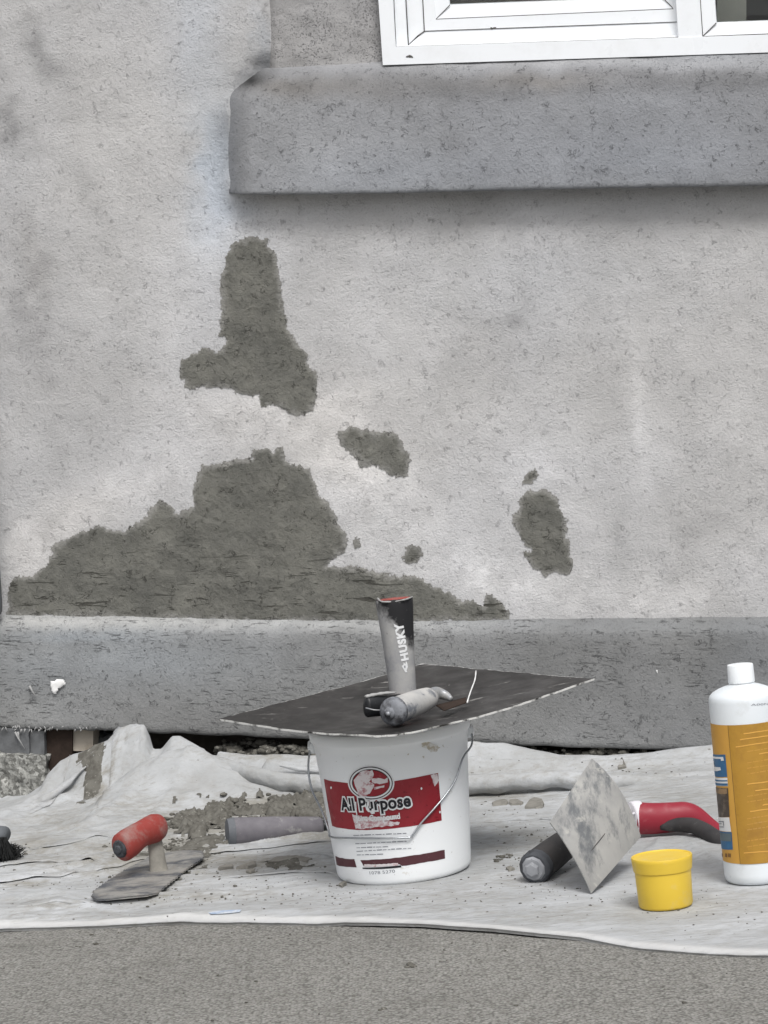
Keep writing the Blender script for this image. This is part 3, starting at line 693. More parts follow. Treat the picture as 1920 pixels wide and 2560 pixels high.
TENS = [  # creases and valleys pulled across the heap: points, height, width
 ([(358, 1838, .10), (345, 1856, .12), (322, 1888, .15), (300, 1930, .20)], .005, .005), ([(325, 1850, .12), (305, 1875, .15), (285, 1910, .18)], -.005, .010),
 ([(446, 1870, .13), (432, 1885, .15), (400, 1915, .19), (345, 1965, .25)], -.008, .012), ([(458, 1872, .12), (520, 1915, .20), (600, 1965, .27)], .004, .012),
 ([(400, 1925, .20), (330, 1975, .26), (262, 2035, .33)], .006, .010), ([(470, 1930, .22), (540, 1975, .29), (600, 2000, .34)], -.004, .016),
 ([(480, 1890, .17), (430, 1960, .27), (370, 2020, .36)], .005, .009), ([(150, 1935, .10), (210, 1935, .15), (270, 1900, .14)], -.006, .010),
 ([(120, 1975, .12), (200, 1975, .19), (300, 1990, .27)], .004, .007), ([(230, 1885, .09), (255, 1925, .14), (240, 1975, .21)], .004, .006),
 ([(20, 2060, .2), (110, 2060, .30), (240, 2075, .38)], .005, .010), ([(-50, 2110, .3), (90, 2090, .38), (200, 2100, .45)], .004, .008)]
def hcloth(X, Y):
    X = np.asarray(X, float); Y = np.asarray(Y, float)
    wrink = 0.0045 * fbm(X * 5 + 3, Y * 16 + X * 4, 21, 3) + 0.003 * np.abs(fbm(X * 9, Y * 30 - X * 7, 23, 3))
    left = np.clip((0.12 - X) / 0.5, 0.0, 1); back = np.clip((Y - 2.95) / 0.4, 0, 1)
    wr = wrink * (0.35 + 0.9 * left + 0.9 * back * np.where(X > .15, .5, 1))
    h = 0.0035 + np.maximum(wr, -0.001)
    R_ = np.zeros_like(X)
    for sp_ in CR:
        r = ridge(X, Y, sp_); R_ = np.log(np.exp(R_ * 420) + np.exp(r * 420) - 1.0) / 420
    big = np.clip(R_ / 0.04, 0, 1)
    for pts, amp, wd_ in TENS:
        q = []
        for (x, y, b) in pts:
            Yc = wallY((x - 960) / F * 3.9) - b; q.append((P(x, y, Yc)[0], Yc))
        d = np.full(X.shape, 9.0)
        for i in range(len(q) - 1):
            (x1, y1), (x2, y2) = q[i], q[i + 1]; dx, dy = x2 - x1, y2 - y1
            t = np.clip(((X - x1) * dx + (Y - y1) * dy) / (dx * dx + dy * dy + 1e-9), 0, 1); d = np.minimum(d, np.hypot(X - x1 - t * dx, (Y - y1 - t * dy)))
        R_ = R_ + amp * np.exp(-(d / wd_) ** 1.3)
    h = h + R_
    # sharp pinched creases: ridged noise, long in X, strongest at the back and the left
    Xw = X + 0.05 * fbm(X * 4, Y * 4, 61, 2); Yw = Y + 0.03 * fbm(X * 5 + 9, Y * 5, 62, 2)
    rd = (1 - np.abs(2 * fbm(Xw * 3.2 - Yw * 3, Yw * 13 + Xw * 2.0, 63, 3))) ** 3
    rd2 = (1 - np.abs(2 * fbm(Xw * 11 + Yw * 14, Yw * 22 - Xw * 6, 64, 2))) ** 4
    h = h + (0.15 + 0.85 * np.maximum(left, back * np.where(X > .15, .35, .8))) * (0.0065 * np.clip(rd, 0, 1) + 0.0022 * np.clip(rd2, 0, 1) * (0.3 + .4 * big))
    for pl, hh in STEPS:
        g = np.array([G(x, y) for x, y in pl]); yy = np.interp(X, g[:, 0], g[:, 1])
        m = np.clip((X - g[0, 0]) / .02, 0, 1) * np.clip((g[-1, 0] - X) / .02, 0, 1)
        d = Y - yy; h = h + m * hh * np.where(d > 0, np.exp(-d / 0.05), np.clip(1 + d / 0.004, 0, 1))
    # flat where the things stand
    for (fx, fy, rr) in FLAT:
        k = np.clip((np.hypot(X - fx, (Y - fy)) - rr) / 0.03, 0, 1); h = h * k + 0.0035 * (1 - k)
    return h
BK = G(1011, 2189); BT = G(1898, 2210); CP = G(1665, 2277)
FLAT = [(BK[0], BK[1], .088), (BT[0], BT[1], .045), (CP[0], CP[1], .036)]
CST = [  # cloth stains, plus shade painted along the folds of the heap: px, py, rx, ry, strength
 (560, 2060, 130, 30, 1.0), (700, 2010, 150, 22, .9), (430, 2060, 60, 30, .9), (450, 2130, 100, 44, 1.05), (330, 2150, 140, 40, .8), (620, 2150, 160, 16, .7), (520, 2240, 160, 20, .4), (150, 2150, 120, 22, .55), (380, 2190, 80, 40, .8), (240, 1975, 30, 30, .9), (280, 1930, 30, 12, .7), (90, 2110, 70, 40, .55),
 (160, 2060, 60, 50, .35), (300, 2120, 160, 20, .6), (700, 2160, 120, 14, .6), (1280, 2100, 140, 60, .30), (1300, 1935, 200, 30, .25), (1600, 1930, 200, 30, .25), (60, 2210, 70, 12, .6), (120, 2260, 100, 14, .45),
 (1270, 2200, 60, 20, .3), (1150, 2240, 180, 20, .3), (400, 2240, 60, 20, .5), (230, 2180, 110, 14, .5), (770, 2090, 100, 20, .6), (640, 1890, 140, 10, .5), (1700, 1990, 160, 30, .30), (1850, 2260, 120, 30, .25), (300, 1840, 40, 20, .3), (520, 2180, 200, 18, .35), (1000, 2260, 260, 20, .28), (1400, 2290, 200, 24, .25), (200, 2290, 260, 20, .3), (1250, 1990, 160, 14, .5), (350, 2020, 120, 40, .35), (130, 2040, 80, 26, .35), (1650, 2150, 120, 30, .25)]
def cloth():
    xs = np.r_[np.arange(-0.95, -0.66, 0.006), np.arange(-0.66, 0.66, 0.0032), np.arange(0.66, 0.95, 0.006)]; nv = 420
    Vx, Vy = [], []
    for x in xs:
        f = frontY(x) + 0.004 * vn(x * 25, 1, 7) + 0.002 * vn(x * 90, 1, 8); b = wallY(x) - 0.004
        Vx.append(np.full(nv, x)); Vy.append(f + (b - f) * np.linspace(0, 1, nv))
    X = np.array(Vx); Y = np.array(Vy)
    H = hcloth(X, Y)
    t = (Y - Y[:, :1])
    H = H * np.clip(0.25 + t / 0.02, 0, 1) + 0.0015
    lift = 0.0035 * np.clip(vn(X * 7, 0 * X, 71) * 2.2, 0, 1) * np.exp(-t / 0.02)      # hem lifting off the pavement here and there
    H = H + lift
    Z = gz(X) + H
    V = np.c_[X.ravel(), Y.ravel(), Z.ravel()]
    px, py = proj(V)
    st = np.zeros(len(V))
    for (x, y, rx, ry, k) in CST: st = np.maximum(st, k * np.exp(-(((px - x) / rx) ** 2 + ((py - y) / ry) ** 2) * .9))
    hem = np.exp(-((t.ravel() - 0.012) / 0.012) ** 2)
    n, m = X.shape
    A = V; nrm_dn = np.array([0, 0, -0.002])
    Fc = [tuple(reversed(f)) for f in gridfaces(n, m)]
    # hem thickness
    k = len(V); edge = [i * m for i in range(n)]; V = np.r_[V, V[edge] + [0, 0.001, -0.0035]]
    Fc += [(edge[i], edge[i + 1], k + i + 1, k + i) for i in range(n - 1)]
    st = np.r_[st, st[edge]]; hem = np.r_[hem, hem[edge]]
    return mesh('drop_cloth', V, Fc, M_canvas, origin=np.array([0, 3.0, gz(0)]), attrs={'stain_shade': st, 'hem': hem})
def CZ(x, y): return float(gz(x) + hcloth(np.array([x]), np.array([y]))[0]) + 0.0015
def on_cloth(px, py, it=6):                  # where a ray meets the cloth
    g = G(px, py, 0.005)
    for _ in range(it):
        z = CZ(g[0], g[1]); g2 = G(px, py, z - gz(g[0])); g = 0.5 * g + 0.5 * g2
    return np.array([g[0], g[1], CZ(g[0], g[1])])

clo = cloth(); MATS[clo.name] = Matrix.Translation(Vector((0, 3.0, gz(0))))
def fold(pts, wid, n=26, deep=1.5, up=.02):
    # a rolled fold of the cloth lying along a crest
    q = []
    for (x, y, b) in pts:
        Yc = wallY((x - 960) / F * 3.9) - b if b is not None else G(x, y)[1] - up
        q.append(P(x, y, Yc))
    q = cr(q, 14); m = len(q); wd_ = np.interp(np.linspace(0, 1, m), np.linspace(0, 1, len(wid)), wid) * 3.75 / F
    V = []; 
    for i in range(m):
        t = q[min(i + 1, m - 1)] - q[max(i - 1, 0)]; t /= np.linalg.norm(t); bk_ = np.array([-t[1], t[0], 0]); bk_ /= np.linalg.norm(bk_)
        w_ = wd_[i] * (1 + .35 * vn(i * .23, 3.3, int(pts[0][0]) & 63)); c = q[i] - [0, 0, w_] + np.array([0, .004 * vn(i * .19, 7, 4), .004 * vn(i * .17, 2, 9)])
        for k in range(n):
            a = 2 * math.pi * k / n; r = w_ * (1 + .12 * vn(k * .8 + 3, i * .35, 14) * math.sin(math.pi * k / n) ** 0)
            V.append(c + np.array([0, 0, 1]) * (r * math.sin(a)) + bk_ * (r * deep * math.cos(a)))
    V = np.array(V); px, py = proj(V); st = np.zeros(len(V))
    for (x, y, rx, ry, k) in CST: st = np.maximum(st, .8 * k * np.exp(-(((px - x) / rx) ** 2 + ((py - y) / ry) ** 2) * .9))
    return mesh('rolled_fold', V, gridfaces(m, n, True), M_canvas, clo, attrs={'stain_shade': st, 'hem': np.zeros(len(V))})
fold([(378, 1893, .185), (430, 1880, .18), (480, 1880, .18), (560, 1895, .19), (640, 1915, .225), (740, 1936, .235), (840, 1942, .24), (1010, 1946, .25)], [3, 10, 16, 20, 23, 25, 25, 25], deep=.9)
fold([(700, 1911, .15), (770, 1915, .15), (850, 1922, .15)], [3, 8, 8])
fold([(1000, 1932, .28), (1180, 1934, .28), (1300, 1930, .28), (1420, 1928, .275), (1600, 1936, .26), (1790, 1946, .24), (2050, 1940, .22)], [23, 23, 22, 22, 20, 17, 12], deep=1.1)
fold([(-150, 2095, .20), (0, 2040, .165), (60, 2013, .155), (112, 1985, .15), (150, 1960, .14), (185, 1938, .125), (215, 1915, .11)], [20, 18, 16, 14, 11, 7, 2], deep=1.2)
fold([(222, 2040, .25), (262, 1995, .24), (320, 1945, .22), (375, 1905, .20), (425, 1884, .19)], [3, 10, 13, 12, 4], deep=1.0)
fold([(60, 2160, None), (110, 2140, None), (200, 2126, None), (300, 2112, None), (420, 2106, None)], [2, 9, 12, 10, 3])
fold([(412, 2103, None), (470, 2094, None), (530, 2088, None), (580, 2084, None)], [2, 6, 7, 4])
fold([(600, 2140, None), (700, 2122, None), (800, 2112, None), (900, 2110, None)], [2, 6, 9, 8])
fold([(1580, 2000, .27), (1660, 1990, .27), (1740, 1985, .27), (1830, 1988, .27)], [2, 7, 8, 4])
def flap(line, lift, back, dr=(0, 1), seed=1):
    # free edge of an overlapping layer of cloth: rises a little above the layer below it and merges behind
    q = np.array(cr([on_cloth(x, y, 5) for x, y in line], 16)); m = len(q); ds = np.array([0, .0006, .004, .01, .018, .028, .04, .055, .07]) * back / .07
    V = []; tt = np.linspace(0, 1, m); en = np.clip(np.minimum(tt, 1 - tt) / .12, 0, 1) ** .7
    dv = np.array(dr, float); dv /= np.linalg.norm(dv)
    wob = .004 * fbm(q[:, 0] * 45, tt * 3, seed, 3)
    for j, d in enumerate(ds):
        x = q[:, 0] + dv[0] * (d + wob); y = q[:, 1] + dv[1] * (d + wob)
        l = .42 * lift * en * (1 + .8 * fbm(x * 30, y * 20, seed + 4, 3)) * math.exp(-(d / (back * .62)) ** 2)
        z = gz(x) + hcloth(x, y) + .0015 + l - (.0012 if j == 0 else 0) - (.004 if j == len(ds) - 1 else 0) + (.0003 if j < len(ds) - 1 else 0)
        V.append(np.c_[x, y, z])
    V = np.concatenate(V); px, py = proj(V); st = np.zeros(len(V))
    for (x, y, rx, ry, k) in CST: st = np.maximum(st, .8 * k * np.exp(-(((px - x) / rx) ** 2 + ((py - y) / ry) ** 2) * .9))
    return mesh('overlap_fold', V, gridfaces(len(ds), m), M_canvas, clo, attrs={'stain_shade': st, 'hem': np.zeros(len(V))})
flap([(-60, 2222), (0, 2210), (150, 2191), (300, 2167), (385, 2150)], .007, .07, seed=2)
flap([(478, 2143), (560, 2133), (700, 2118), (850, 2107)], .006, .05, seed=5)
flap([(-60, 2175), (20, 2166), (60, 2160), (150, 2158), (230, 2154), (280, 2146)], .007, .06, seed=8)
flap([(20, 2140), (120, 2120), (200, 2104), (278, 2096)], .005, .05, seed=11)
flap([(560, 2196), (660, 2190), (760, 2182), (850, 2186)], .004, .04, seed=14); flap([(640, 2158), (740, 2143), (850, 2146)], .004, .04, seed=17)
flap([(40, 2268), (140, 2256), (225, 2262)], .003, .04, seed=20)
flap([(218, 2044), (255, 2000), (315, 1948), (372, 1905), (420, 1888)], .009, .07, (1, .25), 23)
flap([(364, 1828), (352, 1846), (336, 1866), (316, 1892)], .006, .035, (1, .1), 26)
flap([(110, 1990), (160, 1962), (205, 1948), (262, 1935)], .006, .05, (.3, 1), 29)
flap([(60, 2040), (130, 2010), (210, 1985), (300, 1975)], .004, .05, (.2, 1), 31)
flap([(1180, 1902), (1260, 1894), (1330, 1900)], .003, .03, seed=34); flap([(1450, 2060), (1300, 2052), (1190, 2058)], .003, .04, seed=37)
tag(clo, 'crumpled off-white canvas drop cloth spread along the foot of the wall under the tools', 'drop cloth')
# ================================================================== LATHE MAPPING FOR LABELS
class Lathe:
    def __init__(s, base, rot, prof):         # prof: (z, r)
        s.base = np.array(base); s.R = np.array(Euler(rot).to_matrix()); s.p = np.array(prof); s.rot = rot
    def r(s, z): return np.interp(z, s.p[:, 0], s.p[:, 1])
    def pt(s, ph, z, e=0.0):
        rr = s.r(z) + e; v = np.stack([rr * np.sin(ph), -rr * np.cos(ph), z + 0 * ph], -1)
        return v @ s.R.T + s.base
    def inv(s, px, py):                       # -> phi, z
        o = s.R.T @ (EYE - s.base); d = s.R.T @ ray(px, py); z = 0.05
        for _ in range(12):
            r = s.r(z); a = d[0] ** 2 + d[1] ** 2; b = 2 * (o[0] * d[0] + o[1] * d[1]); c = o[0] ** 2 + o[1] ** 2 - r * r
            D = max(b * b - 4 * a * c, 0); t = (-b - math.sqrt(D)) / (2 * a); q = o + d * t; z = 0.5 * z + 0.5 * q[2]
        return math.atan2(q[0], -q[1]), z
    def shape(s, name, pts, e, mat, parent, seg=0.006, raw=None, rag=0):
        # pts: polygon in photo pixels -> patch wrapped on the surface
        R0 = float(np.mean(s.p[:, 1]))
        if raw is None:
            P2 = [s.inv(x, y) for x, y in pts]
            dense = []
            for i in range(len(P2)):
                a = np.array(P2[i]); b = np.array(P2[(i + 1) % len(P2)]); L = math.hypot((a[0] - b[0]) * R0, a[1] - b[1]); n = max(1, int(L / seg))
                for k in range(n): dense.append(a + (b - a) * k / n)
            bm = bmesh.new(); vs = []
            for i, q in enumerate(dense):
                j = rag * (np.array([random.uniform(-1, 1), random.uniform(-1, 1)]) if rag else 0)
                x, z = q[0] * R0, q[1]
                if rag: x += j[0]; z += j[1]
                vs.append(bm.verts.new((x, z, 0)))
            f = bm.faces.new(vs); bmesh.ops.triangulate(bm, faces=[f])
        else:
            V, Fc = raw; bm = bmesh.new(); vs = [bm.verts.new((v[0], v[1], 0)) for v in V]
            for f in Fc:
                try: bm.faces.new([vs[i] for i in f])
                except Exception: pass
            bmesh.ops.triangulate(bm, faces=bm.faces[:])
        for _ in range(3):
            ed = [x for x in bm.edges if abs(x.verts[0].co.x - x.verts[1].co.x) > seg * 1.3]
            if not ed: break
            bmesh.ops.subdivide_edges(bm, edges=ed, cuts=1); bmesh.ops.triangulate(bm, faces=[f for f in bm.faces if len(f.verts) > 3])
        bm.normal_update(); bm.verts.index_update()
        A = np.array([v.co[:] for v in bm.verts]); Fc = [[v.index for v in f.verts] for f in bm.faces]; bm.free()
        return mesh(name, s.pt(A[:, 0] / R0, A[:, 1], e), Fc, mat, parent)
    def text(s, name, txt, p0, p1, hpx, e, mat, parent, off=0.0, space=1.0, shear=0.0):
        R0 = float(np.mean(s.p[:, 1])); a = np.array(s.inv(*p0)); b = np.array(s.inv(*p1)); a[0] *= R0; b[0] *= R0
        V, Fc, wd, ht = textmesh(txt, off, space)
        d = b - a; L = np.linalg.norm(d); d /= L; nn = np.array([-d[1], d[0]]); k = L / wd; ky = hpx / ht
        Q = [a + d * (x * k + y * ky * shear) + nn * (y * ky) for x, y in V]
        return s.shape(name, None, e, mat, parent, raw=(Q, Fc))
def textmesh(txt, off=0.0, space=1.0):
    c = bpy.data.curves.new('t', 'FONT'); c.body = txt; c.size = 1; c.offset = 0; c.space_character = space; c.resolution_u = 3; c.fill_mode = 'FRONT'
    o = bpy.data.objects.new('t', c); col.objects.link(o)
    bpy.context.view_layer.update(); dg = bpy.context.evaluated_depsgraph_get()
    me = o.evaluated_get(dg).to_mesh(); V0 = np.array([v.co[:2] for v in me.vertices]); o.evaluated_get(dg).to_mesh_clear()
    x0, wd = V0[:, 0].min(), V0[:, 0].max() - V0[:, 0].min(); ht = 0.729
    c.offset = off; bpy.context.view_layer.update(); dg = bpy.context.evaluated_depsgraph_get()
    e = o.evaluated_get(dg); me = e.to_mesh(); V = [(v.co.x - x0, v.co.y) for v in me.vertices]; Fc = [tuple(p.vertices) for p in me.polygons]; e.to_mesh_clear()
    bpy.data.objects.remove(o); bpy.data.curves.remove(c)
    return V, Fc, wd, ht
def lathe_mesh(mb_, L, prof, n=72, cap_bottom=True):
    V = []; ph = np.linspace(0, 2 * math.pi, n, endpoint=False)
    for (z, r) in prof: V += list(np.stack([r * np.sin(ph), -r * np.cos(ph), np.full(n, z)], -1) @ L.R.T + L.base)
    Fc = gridfaces(len(prof), n, True)
    if cap_bottom: V.append(L.R @ np.array([0, 0, prof[0][0]]) + L.base); k = len(V) - 1; Fc += [(k, (j + 1) % n, j) for j in range(n)]
    mb_.add(V, Fc)

# ================================================================== BUCKET
def bucketmat():
    M = NM('bucket_plastic')
    a = M.mix(M.noise(6, 3), (0.84, 0.865, 0.88), (0.88, 0.90, 0.91))
    a = M.mix(M.ramp(M.noise(38, 5, .7), .64, .72, 0, .55), a, (0.52, 0.47, 0.38))
    a = M.mix(M.ramp(M.noise(150, 3, .6), .70, .74, 0, .6), a, (0.35, 0.32, 0.28))
    return M.done(a, M.ramp(M.noise(20, 3), .3, .7, .3, .5), M.bump(M.noise(60, 3), .05, .001), spec=.45)
M_bucket = bucketmat()
brot = (R(2.0), -TILT - R(0.4), 0)
bz = CZ(BK[0], BK[1]) + 0.002
bprof = [(0, .0838), (.045, .0872), (.09, .0903), (.13, .0930), (.155, .0950), (.172, .0972), (.178, .1005), (.186, .1012), (.190, .1000)]
BL_ = Lathe((BK[0], BK[1], bz), brot, bprof)
bk = empty('bucket', BL_.base); tag(bk, 'white plastic pail with a worn red label standing in the middle of the cloth', 'bucket')
mb = MB()
outer = [(0.0, .0770), (0.0012, .0815), (.004, .0836)] + [(z, float(np.interp(z, [p[0] for p in bprof[:6]], [p[1] for p in bprof[:6]]))) for z in np.linspace(.008, .172, 16)] + [(.1735, .0995), (.176, .1006), (.184, .1012), (.1885, .1008), (.190, .0995), (.189, .0975), (.170, .0955), (.09, .0880), (.012, .0815)]
lathe_mesh(mb, BL_, outer, 96); body = mb.build('pail_body', M_bucket, bk)
mb = MB(); lathe_mesh(mb, BL_, [(.150, 0.0001), (.151, .05), (.1505, .094)], 48, False)
mb.build('joint_compound', plain('wet_compound', (.62, .60, .55), .6), bk)
M_red = painted('label_red', (0.27, 0.018, 0.028), .45, (0.45, 0.25, 0.25), .5, 60, .62, .8, .4, var=.12, dirt2=((0.12, 0.008, 0.012), .58, .7))
M_lw = plain('label_white', (.78, .79, .80), .5); M_lk = plain('label_black', (.02, .02, .025), .5)
M_lp = painted('label_worn', (.68, .63, .64), .7, (.35, .08, .10), .8, 130, .5, .62, .3)
M_mar = painted('label_maroon', (0.085, 0.028, 0.035), .5, (.4, .3, .3), .5, 60, .62, .75); M_lg = plain('label_grey', (.25, .26, .29), .6)
lab = BL_.shape('label', [(810, 1947), (850, 1955), (885, 1959), (930, 1959), (985, 1953), (1040, 1943), (1095, 1932), (1100, 1990), (1104, 2051), (1050, 2062), (1000, 2069), (950, 2074), (905, 2075), (865, 2072), (831, 2065), (820, 2010)], .0003, M_red, bk, rag=0.0002)
def oval(cx, cy, rx, ry, an=0, n=44): return [(cx + rx * math.cos(t) * math.cos(an) - ry * math.sin(t) * math.sin(an), cy + rx * math.cos(t) * math.sin(an) + ry * math.sin(t) * math.cos(an)) for t in np.linspace(0, 2 * math.pi, n, endpoint=False)]
OC = (928, 1957)
em = BL_.shape('emblem', oval(*OC, 58, 44, R(3)), .0005, M_lw, lab)
BL_.shape('emblem', oval(*OC, 54, 41, R(3)), .0007, M_lk, lab); BL_.shape('emblem', oval(*OC, 51.5, 38.5, R(3)), .0009, M_lw, lab)
BL_.shape('emblem', oval(OC[0], OC[1], 47, 34.5, R(3)), .0011, M_lk, lab); BL_.shape('emblem', oval(OC[0] + .5, OC[1] + .5, 45, 32.5, R(3)), .0013, M_red, lab)
BL_.shape('worn_area', [(898, 1935), (912, 1925), (932, 1926), (936, 1940), (925, 1952), (938, 1962), (930, 1980), (916, 1989), (900, 1988), (894, 1972), (888, 1962), (886, 1948)], .0015, M_lp, lab, seg=.003, rag=.0009)
BL_.shape('worn_area', [(930, 1945), (945, 1944), (962, 1948), (969, 1944), (970, 1956), (950, 1959), (932, 1956)], .0015, M_lp, lab, seg=.003, rag=.0006)
BL_.shape('worn_area', [(935, 1967), (962, 1963), (960, 1968), (938, 1973)], .0015, M_lp, lab, seg=.003, rag=.0004)
BL_.text('lettering', 'All Purpose', (858, 2024), (1026, 2014), .0160, .0018, M_lw, lab, off=.12, space=1.02)
BL_.text('lettering', 'All Purpose', (858, 2024), (1026, 2014), 0.0160, .0021, M_lk, lab, off=.03, space=1.02)
for q in ([(890, 2004), (894, 2003), (896, 2036), (893, 2037)], [(921, 2004), (924, 2003), (923, 2016), (926, 2028), (922, 2030), (919, 2018)], [(872, 2012), (878, 2010), (879, 2014), (873, 2016)], [(930, 2022), (936, 2020), (938, 2032), (931, 2034)]):
    BL_.shape('worn_area', q, .0024, M_lw, lab, seg=.003, rag=.0007)
BL_.shape('worn_area', [(881, 2036), (905, 2040), (930, 2041), (960, 2042), (1000, 2037), (1003, 2045), (960, 2052), (998, 2055), (997, 2062), (960, 2066), (905, 2071), (889, 2071), (886, 2052)], .0008, M_lp, lab, seg=.003, rag=.0008)
BL_.text('lettering', 'Joint Compound', (892, 2052), (1000, 2046), .0075, .0012, M_lw, lab, off=.03)
BL_.shape('worn_area', [(1076, 1938), (1093, 1933), (1096, 1952), (1086, 1966)], .0008, M_lp, lab, seg=.003, rag=.0006)
for (x, y) in ((1053, 1971), (829, 1969), (1099, 2030), (900, 2062)):
    BL_.shape('worn_area', oval(x, y, 2.2, 3.4, 0, 8), .0008, M_lw, lab)
# small print
def bars(L, rows, mat, e, parent, hh=2.0):
    for (x0, y0, x1, y1) in rows:
        x = x0
        while x < x1 - 3:
            wd_ = min(random.uniform(5, 17), x1 - x); ya = y0 + (y1 - y0) * (x - x0) / (x1 - x0); yb_ = y0 + (y1 - y0) * (x + wd_ - x0) / (x1 - x0); k = random.uniform(.6, 1) * hh
            L.shape('small_print', [(x, ya - k), (x + wd_, yb_ - k), (x + wd_, yb_), (x, ya)], e, mat, parent); x += wd_ + random.uniform(1.6, 3)
bars(BL_, [(876, 2089, 879, 2089), (884, 2089, 1016, 2084), (889, 2110, 1016, 2104), (892, 2120, 974, 2117), (892, 2129, 1028, 2121), (893, 2138, 960, 2136)], M_lg, .0006, lab, 2.3)
BL_.shape('label_stripe', [(839, 2140), (862, 2146), (886, 2148), (892, 2168), (866, 2167), (842, 2162)], .0003, M_mar, bk, rag=.0003)
BL_.shape('label_stripe', [(901, 2150), (950, 2148), (1000, 2143), (1060, 2134), (1111, 2124), (1112, 2146), (1060, 2156), (1005, 2165), (998, 2161), (910, 2166)], .0003, M_mar, bk, rag=.0003)
BL_.shape('label_stripe', [(906, 2169), (1002, 2163), (1004, 2168), (960, 2172), (908, 2172)], .0005, M_lk, bk); BL_.shape('worn_area', [(912, 2160), (995, 2157), (996, 2163), (910, 2167)], .0006, M_lp, bk, seg=.003, rag=.0005)
BL_.text('small_print', '1078 5270', (925, 2186), (988, 2181), .0040, .0004, M_lg, bk, off=0)
for q in ([(1052, 1853), (1066, 1849), (1078, 1858), (1094, 1862), (1100, 1870), (1088, 1878), (1076, 1880), (1068, 1872), (1054, 1866)], [(1018, 1884), (1023, 1881), (1022, 1888)], [(1056, 1890), (1060, 1887), (1059, 1898)], [(1104, 1862), (1107, 1860), (1109, 1868)]):
    BL_.shape('mud_splash', q, .0004, painted('mud', (.50, .45, .36), .9, (.75, .76, .75), .9, 130, .44, .56), bk, seg=.0025, rag=.0012)
# bail and ears
M_wire = painted('bail_wire', (.42, .44, .46), .35, (.15, .14, .13), .4, metal=.85)
def front_pt(px, py, lift=.004):
    ph, z = BL_.inv(px, py); return BL_.pt(np.array(ph), np.array(z), lift)
wp_r = [(1150, 1895), (1134, 1945), (1112, 1982), (1080, 2022), (1052, 2054), (1034, 2080), (1026, 2090), (1014, 2093), (960, 2094), (880, 2093), (836, 2091)]
pts = [np.array(BL_.pt(np.array(R(97)), np.array(.165), .006)), np.array(BL_.pt(np.array(R(80)), np.array(.152), .006))] + [front_pt(x, y) for x, y in wp_r]
tail = [P(822, 2078, BK[1] - .05), P(806, 2030, BK[1] - .035), P(780, 1975, BK[1] - .01), P(771, 1925, BK[1] + 0.0), P(774, 1880, BK[1] + 0.0), P(782, 1842, BK[1] + 0.0)]
mb = MB(); mb.sweep(cr(pts + tail, 6), .0013, 8); mb.build('bail_handle', M_wire, bk)
for a in (97, -97):
    q = np.array(BL_.pt(np.array(R(a)), np.array(.165), .003)); d = BL_.R @ np.array([math.sin(R(a)), -math.cos(R(a)), 0])
    mb = MB(); mb.sweep([q - d * .006, q + d * .002, q + d * .005, q + d * .006], [.009, .009, .007, .003], 20); mb.build('ear', M_bucket, bk)

# ================================================================== HAWK (upside down on the pail)
def hawkmat():
    M = NM('hawk_plate')
    a = M.mix(M.ramp(M.noise(9, 4), .35, .65), (0.016, 0.015, 0.0145), (0.031, 0.029, 0.028))
    a = M.mix(M.ramp(M.noise(3.0, 5, .7, vec=M.scaled((5, 26, 5))), .62, .68, 0, .6), a, (.40, .39, .37))
    a = M.mix(M.ramp(M.noise(120, 4, .6), .68, .73, 0, .5), a, (.35, .34, .32))
    e = M.ramp(M.math('ADD', M.math('MULTIPLY', M.attr('edge', 2), .8), M.math('MULTIPLY', M.noise(48, 4, .7), .8)), 1.08, 1.2)
    a = M.mix(e, a, (.60, .60, .58))
    return M.done(a, M.ramp(M.noise(30, 4), .3, .7, .32, .6), M.bump(M.noise(90, 4), .15, .001), spec=.4)
M_hawk = hawkmat()
HY = BK[1] - .003; rimc = np.array(BL_.pt(np.array(0.), np.array(.190))) * .5 + np.array(BL_.pt(np.array(math.pi), np.array(.190))) * .5
hk = empty('plaster_hawk', rimc + [0, 0, .004])
tag(hk, 'dark square hawk with chipped pale edges lying upside down on the white pail, handle up', 'hawk')
# four corners at their depths
half = .225
cL = P(546, 1797, HY + .005); cN = P(945, 1838, HY - .215); cR = P(1486, 1696, HY - .005); cF = P(1055, 1658, HY + .225)
n = 61
def edge(pix, A, B):
    # an edge of the plate through photo points, between corners A and B
    q = [A]; a2, b2 = np.array(proj(A)), np.array(proj(B)); Ld = np.dot(b2 - a2, b2 - a2)
    for (x, y) in pix:
        t = np.dot(np.array([x, y]) - a2, b2 - a2) / Ld; q.append(P(x, y, A[1] + (B[1] - A[1]) * t))
    q.append(B); q = np.array(cr(q, 12)); L = np.r_[0, np.cumsum(np.linalg.norm(np.diff(q, axis=0), axis=1))]; L /= L[-1]
    return np.array([[np.interp(t, L, q[:, k]) for k in range(3)] for t in np.linspace(0, 1, n)])
eLF = edge([(681, 1762), (795, 1733), (964, 1687)], cL, cF); eNR = edge([(1010, 1833), (1090, 1815), (1200, 1789), (1343, 1745)], cN, cR)
eLN = edge([(627, 1811), (753, 1826), (860, 1835)], cL, cN); eFR = edge([(1192, 1672), (1330, 1684)], cF, cR)
U_ = np.linspace(0, 1, n)[:, None, None]; V_ = np.linspace(0, 1, n)[None, :, None]
Gp = (1 - U_) * eLF[None] + U_ * eNR[None] + (1 - V_) * eLN[:, None] + V_ * eFR[:, None] - bilin(cL, cF, cR, cN, n, n)
u = np.linspace(-1, 1, n)[:, None]; v = np.linspace(-1, 1, n)[None, :]
